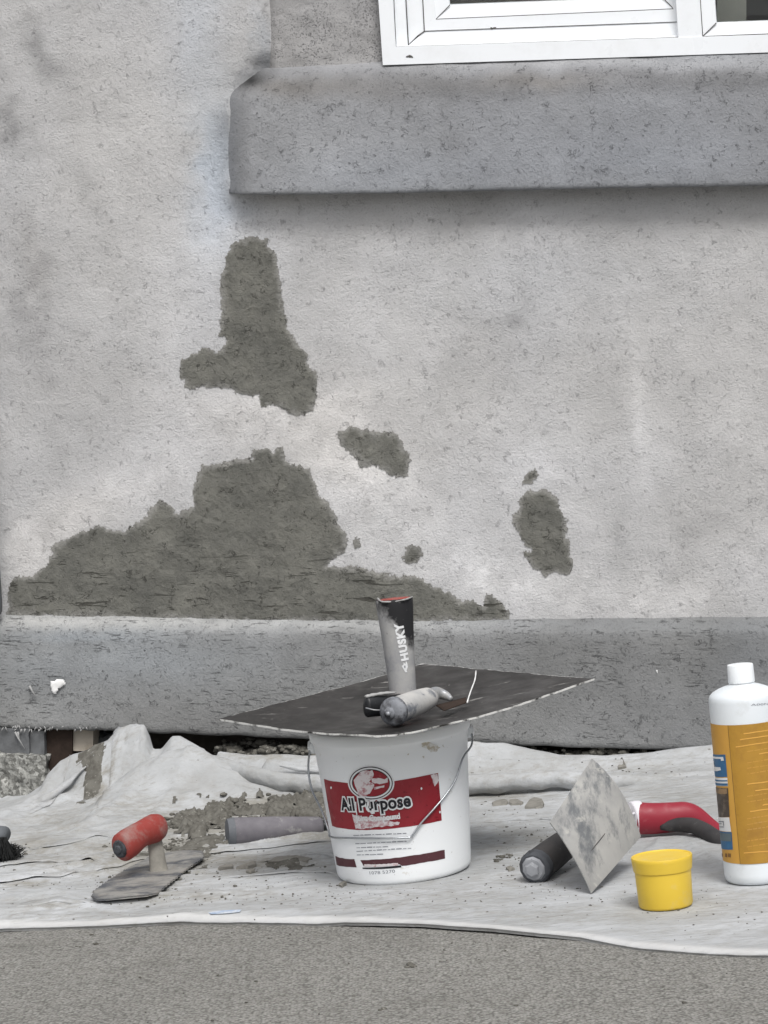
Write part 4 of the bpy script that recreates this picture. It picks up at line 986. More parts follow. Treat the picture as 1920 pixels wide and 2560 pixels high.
# near corner and its edges sag a little (the plate is bent), edges chipped
sag = -.004 * (1 - u * u) * (1 - v * v)
Gp[..., 2] += sag + .0012 * vn(u * 5 + v, v * 5, 3)
jit = .0016 * vn(np.arange(n)[:, None] * .9 + 0 * v, v * 30, 12)
for (sl, d) in (((0, slice(None)), 0), ((-1, slice(None)), 0), ((slice(None), 0), 1), ((slice(None), -1), 1)):
    Gp[sl][:, 0] += .0025 * vn(np.arange(n) * .7, np.full(n, d * 3.3), 9); Gp[sl][:, 1] += .004 * vn(np.arange(n) * .5, np.full(n, d * 7.3), 19)
ed = np.minimum(1 - np.abs(u), 1 - np.abs(v)) * .16; ed = np.clip(1 - ed / .0055, 0, 1)
mb = MB(); mb.slab(Gp, -.0022 if False else .0022, None)
# make sure the thickness goes down
if mb.v[n * n][2] > mb.v[0][2]:
    mb = MB(); mb.slab(Gp, -.0022, None)
eattr = np.r_[ed.ravel(), np.maximum(ed.ravel(), .0)]
pl = autosmooth(mb.build('plate', M_hawk, hk, attrs={'edge': eattr}), 40)
def on_hawk(px, py, lift=.0):
    A = cL; nn = np.cross(cF - cL, cR - cL); nn /= np.linalg.norm(nn); nn = nn if nn[2] > 0 else -nn
    c = (cL + cF + cR + cN) / 4 + nn * lift + np.array([0, 0, -.003]); d = ray(px, py); return EYE + d * (np.dot(c - EYE, nn) / np.dot(d, nn))
HN = np.cross(cF - cL, cR - cL); HN /= np.linalg.norm(HN); HN = HN if HN[2] > 0 else -HN
mb = MB()
a, b = on_hawk(1190, 1677, .004), on_hawk(1168, 1756, .004); m1, m2 = on_hawk(1187, 1700, .0035), on_hawk(1176, 1730, .0035)
mb.sweep(cr([a, m1, m2, b], 5), [.0007 + .0003 * abs(math.sin(i)) for i in range(16)], 8); mb.build('plaster_streak', M_fill, hk)
M_grip = NM('grip_rubber')
def gripmat(name, c1, c2, dk, lo, hi, grad=None):
    M = NM(name)
    a = M.mix(M.ramp(M.noise(22, 5, .65), .35, .65), c1, c2)
    g = M.ramp(M.noise(26, 5, .7, vec=M.n('Mapping', {'Vector': M.obj(), 'Location': (.37, .12, .9)}).outputs[0]), lo, hi)
    if grad: g = M.math('MULTIPLY', M.ramp(M.math('ADD', M.attr('top', 2), M.math('MULTIPLY', M.math('SUBTRACT', M.noise(24, 4, .7), .5), .9)), grad[0], grad[1]), 1.0)
    a = M.mix(g, a, dk)
    a = M.mix(M.ramp(M.noise(150, 3, .6), .68, .74, 0, .5), a, (.12, .12, .12))
    return M.done(a, .75, M.bump(M.noise(120, 4, .6), .25, .001), spec=.25)
M_hgrip = gripmat('hawk_grip_rubber', (.27, .275, .29), (.44, .435, .42), (.022, .022, .024), 0, 1, (.60, .78))
M_redp = painted('red_plastic', (.36, .05, .035), .5, (.35, .3, .28), .4, 60, .5, .7)
HG_Y = HY + .01
gb = P(1009, 1742, HG_Y); gt = P(985, 1497, HG_Y)
gb = gb; ax = gt - gb; L_ = np.linalg.norm(ax)
HYs = HG_Y
sc_ = HYs / F
prof = [(0, 33), (.06, 33.5), (.2, 35), (.45, 38), (.7, 42), (.88, 45.5), (.97, 47), (1.0, 46)]
mb = MB(); mb.sweep([gb + ax * t for t, r in prof] + [gb + ax * t for t in (1.0, .97, .9, .85)], [r * sc_ for t, r in prof] + [40 * sc_, 38 * sc_, 36 * sc_, .0005], 40)
ntop = []
for i, (t, r) in enumerate(prof): ntop += [t] * 40
ntop += [0.2] * 160 + [0, 0]
xx = np.array(mb.v)
# the black smear sits on the right of the top: shift by side
side = (xx[:, 0] - (gb + ax * .5)[0]) / (40 * sc_)
mg = mb.build('grip', M_hgrip, hk, attrs={'top': np.array(ntop) + .17 * side * (np.array(ntop) > .3) - .03})
mb = MB(); mb.sweep([gb + ax * t for t in (1.002, 1.004, .99)], [41 * sc_, 38.5 * sc_, 38 * sc_], 40, caps=False)
mb.sweep([gb + ax * t for t in (.965, .966)], [40 * sc_, 40 * sc_], 40); mb.build('red_lining', M_redp, hk)
mb = MB(); mb.sweep([gb - ax * .03, gb - ax * .022, gb + ax * .004, gb + ax * .012], [.001, 38 * sc_, 39 * sc_, 33 * sc_], 32); mb.build('collar', M_redp, hk)
mb = MB()
ps = [(944, 1497), (955, 1505), (985, 1505), (1015, 1499), (1031, 1493)]
mb.sweep(cr([P(x, y - 1, HYs - 46 * sc_ * (.2 if i in (0, 4) else .95)) for i, (x, y) in enumerate(ps)], 5), [.0006 + .0007 * random.random() for _ in range(21)], 8); mb.build('rim_plaster', M_lath, hk)
# word up the grip
gl = Lathe(gb, (math.asin(-ax[1] / L_), math.asin(ax[0] / L_), 0), [(t * L_, r * sc_) for t, r in prof])
def grip_uv(px, py): ph, z = gl.inv(px, py); return np.array([ph * .019, z])
V, Fc, wd, ht = textmesh('HUSKY', .06, 1.12)
a = grip_uv(1020, 1648); b = grip_uv(1006, 1559); d = (b - a); Lw = np.linalg.norm(d); d /= Lw; nn = np.array([-d[1], d[0]])
Q = [a + d * (x * Lw / wd) + nn * (y * .0093 / ht) for x, y in V]
R0 = float(np.mean(gl.p[:, 1])); Q = [(q[0] / .019 * R0, q[1]) for q in Q]
gl.shape('lettering', None, .0006, M_lw, mg, seg=.004, raw=(Q, Fc))
gl.shape('logo', [(1004, 1665), (1008, 1662), (1009, 1656), (1013, 1660), (1015, 1652), (1018, 1659), (1019, 1668), (1016, 1676), (1018, 1680), (1013, 1681), (1009, 1674)], .0006, M_lw, mg, seg=.004)
gl.shape('logo', [(1010, 1664), (1013, 1664), (1013, 1670), (1010, 1669)], .0009, M_lg, mg, seg=.004)

# ================================================================== KNIFE LYING ON THE HAWK
M_dgrip = gripmat('dusty_grip', (.36, .36, .36), (.50, .49, .47), (.16, .17, .19), .55, .66)
M_dcap = gripmat('dusty_cap', (.16, .17, .19), (.30, .31, .33), (.06, .06, .065), .5, .62)
M_steel = painted('dusty_steel', (.30, .31, .33), .45, (.42, .41, .38), .8, 40, .45, .65, .4, .3, bump=.3)
ky = HY - .11
e0 = on_hawk(981, 1812, 0); e0 = P(979, 1781, e0[1] + .004); e1 = P(1074, 1744, e0[1] + .075)
kn = empty('taping_knife', e0 - [0, 0, .015]); tag(kn, 'dusty grey handled knife lying on the dark hawk, round butt end towards the viewer', 'knife')
s1 = e0[1] / F; ax = e1 - e0; L_ = np.linalg.norm(ax); axn = ax / L_
mb = MB(); mb.sweep([e0 + axn * t for t in (.010, .014, .03, .05, .07, .085, .095)], [33 * s1, 34 * s1, 34 * s1, 33 * s1, 31 * s1, 28 * s1, 21 * s1], 32); mb.build('grip', M_dgrip, kn)
mb = MB(); mb.sweep([e0 + axn * t for t in (-.004, -.0035, -.001, .004, .009, .0095)], [.0005, 25 * s1, 34 * s1, 37 * s1, 37 * s1, 32 * s1], 32)
mb.sweep([e0 - axn * t for t in (.002, .0065, .007)], [16 * s1, 14 * s1, .001], 24, caps=True)
mb.build('butt_cap', M_dcap, kn)
mb = MB(); mb.sweep([e0 - axn * .0066, e0 - axn * .0095, e0 - axn * .0105], [6.5 * s1, 6 * s1, 1 * s1], 12); mb.build('rivet', M_steel, kn)
q = e0 + axn * .078
mb = MB(); mb.sweep(cr([q, e0 + axn * .093, P(1092, 1733, e0[1] + .088), P(1112, 1738, e0[1] + .088), P(1129, 1748, e0[1] + .08)], 5), np.interp(np.linspace(0, 1, 21), [0, .3, .6, .85, 1], [27, 22, 15, 11, 6]) * s1, 18, ell=.8); mb.build('neck', M_steel, kn)
A = P(1095, 1762, e0[1] + .10); Gq = bilin(on_hawk(1090, 1765, .002), on_hawk(1165, 1745, .004), on_hawk(1168, 1757, .002), on_hawk(1110, 1778, .001), 6, 8)
mb = MB(); mb.slab(Gq, .0012); mb.build('blade', M_post, kn)
# black scraper behind it
M_blk = painted('black_plastic', (.018, .019, .021), .4, (.2, .2, .2), .4, 60, .58, .7)
a = P(916, 1768, e0[1] + .03); b = P(1000, 1760, e0[1] + .06)
scp = empty('scraper', a - [0, 0, .016]); tag(scp, 'black plastic scraper with plaster on its upper edge, behind the butt of the dusty knife', 'scraper')
d = (b - a) / np.linalg.norm(b - a)
mb = MB(); mb.sweep([a - d * .001, a, a + d * .002, a + d * .02, b], [.006, .0115, .0125, .0125, .0125], 28, ell=.6); mb.build('body', M_blk, scp)
mb = MB(); mb.sweep(cr([P(914, 1742, a[1]), P(930, 1738, a[1] + .005), P(960, 1733, a[1] + .012), P(990, 1731, a[1] + .02)], 4), [.0016, .002, .0022, .0016, .0024, .0020, .0015, .0022, .0016, .0020, .0015, .0012, .001], 10, ell=1.8); mb.build('plaster_edge', M_lath, scp)
mb = MB(); mb.sweep([P(914, 1770, a[1] - .009), P(935, 1775, a[1] - .0095), P(955, 1776, a[1] - .009)], .0009, 8); mb.build('joint_strip', M_steel, scp)

# ================================================================== BOTTLE
bt_rot = (R(0.5), -TILT, 0)
H_b = .0
btz = CZ(BT[0], BT[1]) + .001
sB = BT[1] / F
rb = 86 * sB
bbprof = [(0, rb * .93), (.004, rb * .985), (.010, rb), (.205, rb), (.2095, rb * .99), (.2125, rb * .955), (.2155, rb * .87), (.2185, rb * .72), (.2212, rb * .54), (.2228, rb * .40), (.2245, rb * .345), (.232, rb * .335)]
scz = (2211 - 1742) * sB / .2115
bbprof = [(z * scz, r) for z, r in bbprof]
BO = Lathe((BT[0], BT[1], btz), bt_rot, bbprof)
bo = empty('spray_bottle', BO.base); bo.name = 'bottle'; MATS['bottle'] = MATS.get('spray_bottle')
tag(bo, 'white plastic bottle with an orange label and white screw cap at the right edge', 'bottle')
M_bot = painted('bottle_plastic', (.72, .76, .79), .38, (.52, .53, .52), .5, 26, .54, .72, .45, bump=.04)
mb = MB(); lathe_mesh(mb, BO, [(0, rb * .9)] + [(float(z), float(r)) for z, r in cr([(a_, b_, 0) for a_, b_ in bbprof], 3) for z, r in [(z, r)]] if False else [(.0, rb * .88), (.001, rb * .93), (.004, rb * .975), (.009, rb)] + [(z, rb) for z in np.linspace(.012, bbprof[3][0], 10)] + [(z, r) for z, r in bbprof[4:]], 80)
mb.build('bottle_body', M_bot, bo)
zt = bbprof[-1][0]
M_capw = plain('white_cap', (.84, .87, .89), .4); mb = MB()
zc = zt - .0075
rc = 33 * sB; hc = 47 * sB
V = []; nn_ = 96
for (z, f_) in [(zc, .96), (zc + .001, 1.0), (zc + hc * .2, 1.0), (zc + hc * .94, .985), (zc + hc * .985, .955), (zc + hc, .86)]:
    for k in range(nn_):
        a = 2 * math.pi * k / nn_; rr = rc * f_ * (1 + (.012 if k % 3 == 0 and z < zc + hc * .9 else 0)); V.append(BO.R @ np.array([rr * math.sin(a), -rr * math.cos(a), z]) + BO.base)
V.append(BO.R @ np.array([0, 0, zc + hc]) + BO.base); kk = len(V) - 1
mb.add(V, gridfaces(6, nn_, True) + [(kk, 5 * nn_ + k, 5 * nn_ + (k + 1) % nn_) for k in range(nn_)]); autosmooth(mb.build('cap', M_capw, bo), 30)
# orange wrap
zl0 = BO.inv(1830, 2158)[1]; zl1 = BO.inv(1830, 1813)[1]
def wrapband(name, z0, z1, p0, p1, e, mat, parent, n=60):
    ph = np.linspace(p0, p1, n); V = np.r_[BO.pt(ph, np.full(n, z0), e), BO.pt(ph, np.full(n, z1), e)]
    return mesh(name, V, [(i, i + 1, n + i + 1, n + i) for i in range(n - 1)], mat, parent)
M_or = painted('label_orange', (.57, .315, .062), .5, (.5, .25, .05), .4, 12, .4, .7, .35, var=.04)
M_oc = painted('label_ochre', (.41, .225, .035), .5, (.28, .14, .03), .7, 34, .45, .7, .35, var=.10)
ol = wrapband('label', zl0, zl1, R(-178), R(178), .0003, M_or, bo)
phd = BO.inv(1836, 1985)[0]
zo = (zl1 - zl0) * .0
op = wrapband('text_panel', zl0, zl1, phd, phd + R(95), .0006, M_oc, ol)
wrapband('panel_edge', zl0, zl1, phd - R(.6), phd, .0007, plain('panel_line', (.12, .08, .03)), ol, 3)
M_blu = painted('label_blue', (.035, .13, .27), .5, (.1, .25, .4), .4, 60, .5, .7); M_brn = painted('label_photo', (.07, .055, .045), .5, (.25, .2, .15), .7, 60, .5, .65)
BO.shape('blue_panel', [(1777, 1885), (1814, 1886), (1819, 1942), (1781, 1941)], .0006, M_blu, ol)
BO.shape('blue_panel', [(1781, 1943), (1819, 1944), (1821, 1965), (1783, 1963)], .0006, M_lw, ol)
BO.shape('blue_panel', [(1782, 1948), (1819, 1950), (1820, 1953), (1783, 1952)], .0008, M_blu, ol); BO.shape('blue_panel', [(1783, 1956), (1820, 1958), (1821, 1964), (1784, 1962)], .0008, M_blu, ol)
BO.shape('picture_panel', [(1785, 1967), (1821, 1970), (1825, 2042), (1791, 2042)], .0006, M_brn, ol)
BO.shape('picture_panel', [(1787, 1968), (1820, 1971), (1819, 1983), (1803, 1986), (1790, 1980)], .0008, painted('photo_tan', (.30, .20, .11), .6, (.1, .08, .06), .7, 90, .45, .6), ol, rag=.0006, seg=.003)
BO.shape('white_panel', [(1792, 2042), (1824, 2043), (1829, 2079), (1796, 2075)], .0008, M_lw, ol)
BO.shape('blue_panel', [(1796, 2077), (1830, 2080), (1833, 2124), (1802, 2121)], .0006, M_blu, ol); BO.shape('blue_panel', [(1798, 2080), (1828, 2083), (1830, 2103), (1799, 2100)], .0008, painted('label_dull', (.12, .16, .18), .6), ol)
for q in ([(1779, 1890), (1809, 1892), (1811, 1901), (1804, 1902), (1803, 1897), (1780, 1895)], [(1781, 1903), (1786, 1902), (1787, 1916), (1802, 1918), (1804, 1925), (1792, 1928), (1783, 1925), (1782, 1917)],
          [(1783, 1911), (1787, 1911), (1788, 1914), (1783, 1914)]): BO.shape('white_lettering', q, .0008, M_lw, ol, seg=.003)
for q in ([(1797, 2052), (1811, 2052), (1812, 2064), (1810, 2064), (1809, 2055), (1797, 2055)], [(1798, 2058), (1806, 2058), (1806, 2060), (1798, 2060)], [(1798, 2065), (1812, 2066), (1812, 2068), (1798, 2067)]): BO.shape('small_print', q, .0010, M_lg, ol, seg=.003)
M_ol = plain('text_orange', (.66, .36, .08), .5)
for (x0, y0, x1, y1) in [(1859, 1834, 1950, 1820), (1850, 1849, 1950, 1834), (1840, 1867, 1950, 1850), (1897, 1884, 1950, 1876), (1868, 1960, 1950, 1949), (1888, 1976, 1950, 1968), (1906, 2012, 1950, 2005), (1875, 2028, 1950, 2018), (1860, 2132, 1950, 2125)]:
    n = 7; up_ = [(x0 + (x1 - x0) * k / n, y0 + (y1 - y0) * k / n - 1.5 + .8 * random.random()) for k in range(n + 1)]; lo_ = [(x, y + 3.0) for x, y in reversed(up_)]
    BO.shape('raised_line', up_ + lo_, .0009, M_ol, op)
for (x0, x1) in ((1803, 1808), (1814, 1819), (1821, 1828)): BO.shape('small_print', [(x0, 2133), (x1, 2134), (x1, 2143), (x0, 2142)], .0006, painted('print_brown', (.2, .1, .03), .6), ol)
bars(BO, [(1868, 1866 + 14 * i_, 1950, 1853 + 14 * i_) for i_ in (1, 3, 4, 5, 9, 10, 13, 14, 15, 17, 18)], painted('print_tan', (.50, .27, .05), .6), .0008, op, 3.0)
BO.text('small_print', 'A00NC1204', (1877, 1764), (1945, 1757), .0022, .0004, M_lg, bo, off=0)

# ================================================================== YELLOW TUB
cz_ = CZ(CP[0], CP[1]) + .0008
sC = CP[1] / F
CL = Lathe((CP[0], CP[1], cz_), (R(.5), -TILT, 0), [(0, 66 * sC), (.06, 70 * sC)])
cu = empty('tub', CL.base); tag(cu, 'small yellow plastic tub with a lid in front of the bottle', 'tub')
M_yel = painted('yellow_plastic', (.72, .50, .05), .45, (.60, .50, .28), .6, 30, .56, .74, .45, bump=.04)
Hc = 128 * sC
mb = MB(); lathe_mesh(mb, CL, [(0, 62 * sC), (.0008, 66 * sC), (.003, 68 * sC), (Hc * .5, 70 * sC), (Hc * .78, 71.2 * sC)], 72); mb.build('tub_body', M_yel, cu)
mb = MB(); lathe_mesh(mb, CL, [(Hc * .72, 71 * sC), (Hc * .725, 73.5 * sC), (Hc * .76, 74.2 * sC), (Hc * .93, 76.5 * sC), (Hc * .985, 77 * sC), (Hc, 76 * sC), (Hc * 1.004, 74.5 * sC), (Hc * .998, 72.5 * sC), (Hc * .982, 71 * sC), (Hc * .98, 66 * sC), (Hc * .984, .0003)], 72, False)
autosmooth(mb.build('lid', M_yel, cu), 40)

# ================================================================== STEEL TROWEL LEANING ON ITS CORNER
def sheetsteel():
    M = NM('trowel_steel')
    a = M.mix(M.ramp(M.noise(14, 5, .6), .35, .65), (.29, .29, .285), (.42, .415, .395))
    v = M.n('Mapping', {'Vector': M.obj(), 'Rotation': (0, R(28), 0), 'Scale': (2.6, 1, .55)}).outputs[0]
    a = M.mix(M.ramp(M.noise(20, 6, .7, vec=v), .49, .63, 0, .85), a, (.12, .13, .14))
    a = M.mix(M.ramp(M.noise(60, 5, .7), .60, .68, 0, .6), a, (.50, .49, .45))
    return M.done(a, M.ramp(M.noise(40, 4), .3, .7, .35, .65), M.bump(M.noise(70, 5, .6), .25, .001), .25, .45)
M_tst = sheetsteel()
bt0 = on_cloth(1477, 2236); yT = bt0[1]
tA, tL, tB, tR = P(1479, 1898, yT + .16), P(1374, 2058, yT + .055), bt0 + [0, 0, .001], P(1600, 2092, yT + .13)
tr = empty('steel_trowel', tB); tag(tr, 'smeared steel plate trowel standing on its corner with a black rubber handle behind it', 'trowel')
Gt = bilin(tL, tA, tR, tB, 25, 25)
uu = np.linspace(0, 1, 25)[:, None]; vv = np.linspace(0, 1, 25)[None, :]
nT = np.cross(tA - tL, tB - tL); nT /= np.linalg.norm(nT); nT = nT if nT[1] < 0 else -nT
bend = .012 * (4 * uu * (1 - uu)) - .0
Gt = Gt + bend[..., None] * nT * 1.0 * (.4 + .6 * vv[..., None])
mb = MB(); mb.slab(Gt, .0014); pt_ = autosmooth(mb.build('plate', M_tst, tr), 40)
mb = MB(); ea, eb = P(1512, 2084, yT + .05), P(1455, 2152, yT + .02)
def on_plate(px, py, lift=.002):
    c = (tL + tA + tR + tB) / 4 + bend.max() * .6 * nT + nT * lift; d = ray(px, py); return EYE + d * (np.dot(c - EYE, nT) / np.dot(d, nT))
mb.sweep([on_plate(1513, 2083, .0016), on_plate(1482, 2122, .0016), on_plate(1455, 2153, .0016)], [.0003, .0007, .0003], 6); mb.build('scratch', M_seam, tr)
M_rub = gripmat('black_rubber', (.032, .032, .034), (.055, .052, .052), (.12, .115, .11), .60, .70)
M_rubd = gripmat('dusty_rubber', (.05, .054, .062), (.085, .09, .10), (.02, .02, .022), .5, .62)
hb = on_cloth(1330, 2210); sH = hb[1] / F
h0 = P(1334, 2172, hb[1] + .004); h1 = P(1420, 2105, hb[1] + .095)
axn = (h1 - h0) / np.linalg.norm(h1 - h0)
mb = MB(); mb.sweep([h0 + axn * t for t in (.012, .02, .05, .09, .105)], [41 * sH, 41.5 * sH, 41 * sH, 38 * sH, 30 * sH], 32); mb.build('grip', M_rub, tr)
mb = MB(); mb.sweep([h0 + axn * t for t in (0, .0, .003, .012, .0125)], [.0005, 36 * sH, 42.5 * sH, 44 * sH, 40 * sH], 14); autosmooth(mb.build('butt_cap', M_rubd, tr), 30)
mb = MB(); mb.sweep([h0 - axn * t for t in (-.001, .001, .003, .0031)], [33 * sH, 31 * sH, 27 * sH, .001], 10); mb.sweep([h0 - axn * t for t in (.002, .0065, .0075, .0076)], [20 * sH, 19 * sH, 15 * sH, .001], 6)
autosmooth(mb.build('nut', gripmat('dusty_nut', (.22, .23, .25), (.34, .35, .37), (.10, .10, .11), .55, .66), tr), 30)
mb = MB(); q = h0 + axn * .1; mb.sweep([q, q + axn * .03 + [0, 0, .01], (tL + tA + tR + tB) / 4 - nT * .003], [.008, .006, .006], 12); mb.build('shank', M_steel, tr)

# ================================================================== RED AND BLACK HANDLED TOOL
M_rh = painted('red_rubber', (.27, .022, .038), .5, (.42, .22, .22), .4, 50, .55, .8, .35)
M_rw = plain('white_rim', (.72, .70, .74), .5)
yR = on_cloth(1690, 2090)[1] + .02
def PR(x, y, dy=0): return P(x, y, yR + dy)
sR = yR / F
rt = empty('joint_knife', PR(1690, 2090)); tag(rt, 'joint knife with a red and black handle lying between the plate trowel and the bottle', 'knife')
path = [PR(1590, 2046), PR(1605, 2046), PR(1640, 2046), PR(1680, 2043), PR(1715, 2040), PR(1738, 2046), PR(1768, 2064), PR(1798, 2080)]
pp = cr(path, 5); rr = np.interp(np.linspace(0, 1, len(pp)), [0, .08, .3, .55, .7, .85, 1], [40, 41, 39, 36, 31, 24, 17]) * sR
mb = MB(); mb.sweep(pp, rr, 32, ell=.8); mb.build('red_grip', M_rh, rt)
path = [PR(1650, 2068, -.012), PR(1690, 2062, -.014), PR(1730, 2064, -.030), PR(1762, 2078, -.050), PR(1790, 2097, -.075), PR(1825, 2114, -.09), PR(1870, 2120, -.09)]
pp = cr(path, 5); rr = np.interp(np.linspace(0, 1, len(pp)), [0, .1, .35, .6, .8, 1], [7, 16, 20, 22, 24, 18]) * sR
mb = MB(); mb.sweep(pp, rr, 24, ell=.9); mb.build('black_grip', M_rub, rt)
rimc_ = PR(1582, 2047); d = (PR(1605, 2044, .0) - rimc_); d = d / np.linalg.norm(d); d = d + np.array([0, .35, 0]); d /= np.linalg.norm(d)
mb = MB(); mb.sweep([rimc_ + d * t for t in (.012, .006, 0, -.0015, -.001, .004, .010)], [42 * sR, 44 * sR, 43.5 * sR, 40 * sR, 34 * sR, 32 * sR, 31 * sR], 36, caps=False, ell=.8); mb.build('rim', M_rw, rt)
mb = MB(); mb.sweep([rimc_ + d * .008, rimc_ + d * .009], [34 * sR, 34 * sR], 30, ell=.8); mb.build('hollow', painted('dark_red', (.10, .012, .018), .6), rt)
mb = MB(); mb.sweep([PR(1572, 2040, -.012), PR(1587, 2032, -.012)], .0016, 8); mb.build('hang_wire', M_rw, rt)
q = PR(1850, 2120, 0); Gq = bilin(PR(1830, 2112, .02), PR(1990, 2075, .02), PR(1990, 2150, -.02), PR(1830, 2126, -.01), 5, 8); mb = MB(); mb.slab(Gq, .0012); mb.build('blade', M_tst, rt)
Gq = bilin(PR(1530, 2034, -.02), PR(1566, 2026, -.02), PR(1549, 2062, -.022), PR(1542, 2064, -.022), 3, 3); mb = MB(); mb.slab(Gq, .0006); mb.build('tag', M_rw, rt)

# ================================================================== POINTING TROWEL WITH RED HANDLE (left)
M_rt = painted('worn_red_grip', (.27, .042, .034), .6, (.28, .22, .20), .8, 30, .46, .68, .35, bump=.3)
M_ = NM('muddy_steel')
v_ = M_.n('Mapping', {'Vector': M_.obj(), 'Rotation': (0, 0, R(-28)), 'Scale': (2.2, .55, 1)}).outputs[0]
v_ = M_.n('Mapping', {'Vector': M_.obj(), 'Rotation': (0, 0, R(28)), 'Scale': (.55, 1, 1)}).outputs[0]
a_ = M_.mix(M_.ramp(M_.noise(26, 5, .7, vec=v_), .42, .58), (.085, .09, .10), (.27, .262, .245))
a_ = M_.mix(M_.ramp(M_.noise(75, 5, .7), .56, .66, 0, .7), a_, (.22, .20, .17))
M_mud = M_.done(a_, .7, M_.bump(M_.noise(60, 5, .7, vec=v_), .9, .003), spec=.35)
poly = [(367, 2150), (420, 2138), (470, 2133), (508, 2140), (512, 2158), (470, 2190), (424, 2222), (395, 2245), (362, 2259), (320, 2264), (280, 2266), (241, 2264), (227, 2255), (232, 2242), (270, 2215), (320, 2182)]
pw = [on_cloth(x, y) for x, y in poly]; cc_ = np.mean(pw, 0)
zmx = max(p[2] - gz(p[0]) for p in pw)
tw = empty('plastering_trowel', cc_); tag(tw, 'muddy plastering trowel with a worn red handle lying at the left of the cloth', 'trowel')
q2 = [(p[0], p[1]) for p in pw]; qs = np.array(q2); st = .0022
xs = np.arange(qs[:, 0].min() - .004, qs[:, 0].max() + .004, st); ys = np.arange(qs[:, 1].min() - .004, qs[:, 1].max() + .004, st * 1.6)
X, Y = np.meshgrid(xs, ys); x, y = X.ravel(), Y.ravel(); D = sdf(x, y, q2); keep = D > -.0002
Hh = hcloth(x, y); A_ = np.c_[x, y, np.ones(len(x))]; co_ = np.linalg.lstsq(A_[keep], (gz(x) + Hh)[keep], rcond=None)[0]; z0 = A_ @ co_; z0 = z0 + np.percentile((gz(x) + Hh - z0)[keep], 97) + .0035
spine = np.exp(-((x * .6 + y - (cc_[0] * .6 + cc_[1])) / .03) ** 2)
mudh = .0032 * np.clip(fbm(x * 28 + y * 20, y * 12 - x * 8, 91, 5) + .25, 0, 1) * np.clip(D / .012, 0, 1) * 1.6
Fc = [f for f in gridfaces(len(ys), len(xs)) if keep[list(f)].all()]
used = np.zeros(len(x), bool); used[np.unique(np.array(Fc).ravel())] = True; idx = np.cumsum(used) - 1; Fc = [tuple(idx[i] for i in f) for f in Fc]
Vt = np.c_[x, y, z0 + mudh + .0006][used]; nT_ = len(Vt); Vb = np.c_[x, y, z0 - .0009][used]
from collections import Counter
ec = Counter(); 
for f in Fc:
    for i in range(4): ec[(f[i], f[(i + 1) % 4])] += 1
side = [(a, b, b + nT_, a + nT_) for (a, b) in ec if (b, a) not in ec]
mesh('blade', np.r_[Vt, Vb], Fc + [tuple(reversed([i + nT_ for i in f])) for f in Fc] + side, M_mud, tw)
zb = float(np.median(z0)); root = on_cloth(408, 2196); yS = root[1]
mb = MB(); mb.sweep(cr([P(402, 2200, yS), P(396, 2170, yS + .004), P(391, 2130, yS + .006), P(386, 2098, yS + .010)], 5), np.interp(np.linspace(0, 1, 16), [0, .15, .5, 1], [22, 17, 14.5, 13]) * yS / F, 20, ell=1.6); mb.build('shank', painted('muddy_shank', (.30, .285, .25), .8, (.2, .19, .17), .7, 40, .45, .65, bump=.5), tw)
sT = yS / F
path = [P(300, 2122, yS - .045), P(308, 2117, yS - .040), P(325, 2105, yS - .030), P(345, 2090, yS - .018), P(368, 2078, yS - .005), P(388, 2070, yS + .008), P(400, 2066, yS + .018)]
pp = cr(path, 6); rr = np.interp(np.linspace(0, 1, len(pp)), [0, .03, .12, .3, .55, .8, .93, 1], [20, 30, 37, 38, 33, 37, 33, 16]) * sT
mb = MB(); mb.sweep(pp, rr, 32, ell=.9); mb.build('red_grip', M_rt, tw)
mb = MB(); a = P(305, 2119, yS - .045); b = P(288, 2128, yS - .058)
dd = (b - a) / np.linalg.norm(b - a)
mb.sweep([pp[0] + dd * t for t in (-.004, .0015, .003, .0035)], [25 * sT, 23 * sT, 19 * sT, .001], 12, ell=.9); mb.sweep([pp[0] + dd * .003, pp[0] + dd * .006, pp[0] + dd * .0062], [11 * sT, 9 * sT, .001], 8)
autosmooth(mb.build('butt_cap', M_rubd, tw), 30)

# ================================================================== GREY HANDLED KNIFE (behind, left of the pail)
M_mauve = gripmat('mauve_grip', (.135, .128, .142), (.20, .19, .205), (.30, .295, .29), .60, .72)
c0 = on_cloth(600, 2117); yG = c0[1] + .02; sG = yG / F
gk = empty('putty_knife', P(690, 2110, yG)); tag(gk, 'putty knife with a dusty purple-grey handle lying on mortar crumbs left of the pail', 'knife')
a, b = P(568, 2082, yG), P(806, 2066, yG + .03)
ts = [0, .0, .02, .06, .10, .3, .5, .8, .97, 1.0]; rs = [2, 24, 33, 37, 37, 35, 33, 28, 25, 19]
mb = MB(); mb.sweep([a + (b - a) * t for t in ts], [r * sG for r in rs], 32); mb.build('grip', M_mauve, gk)
mb = MB(); mb.sweep([a + (b - a) * t for t in (-.012, -.006, .0, .07, .075)], [3 * sG, 26 * sG, 35 * sG, 38.5 * sG, 36 * sG], 16); autosmooth(mb.build('butt_cap', gripmat('dusty_butt', (.11, .118, .13), (.17, .178, .19), (.26, .26, .26), .6, .7), gk), 30)
mb = MB(); mb.sweep([a + (b - a) * t for t in (.99, 1.03, 1.1, 1.16)], [17 * sG, 15 * sG, 12 * sG, 9 * sG], 20); mb.build('ferrule', M_blk, gk)
b2 = a + (b - a) * 1.12; Gq = bilin(b2 + [0, 0, .004], b2 + [.09, .012, .035], b2 + [.09, -.012, -.005], b2 + [0, -.002, -.006], 5, 8); mb = MB(); mb.slab(Gq, .001); mb.build('blade', M_steel, gk)

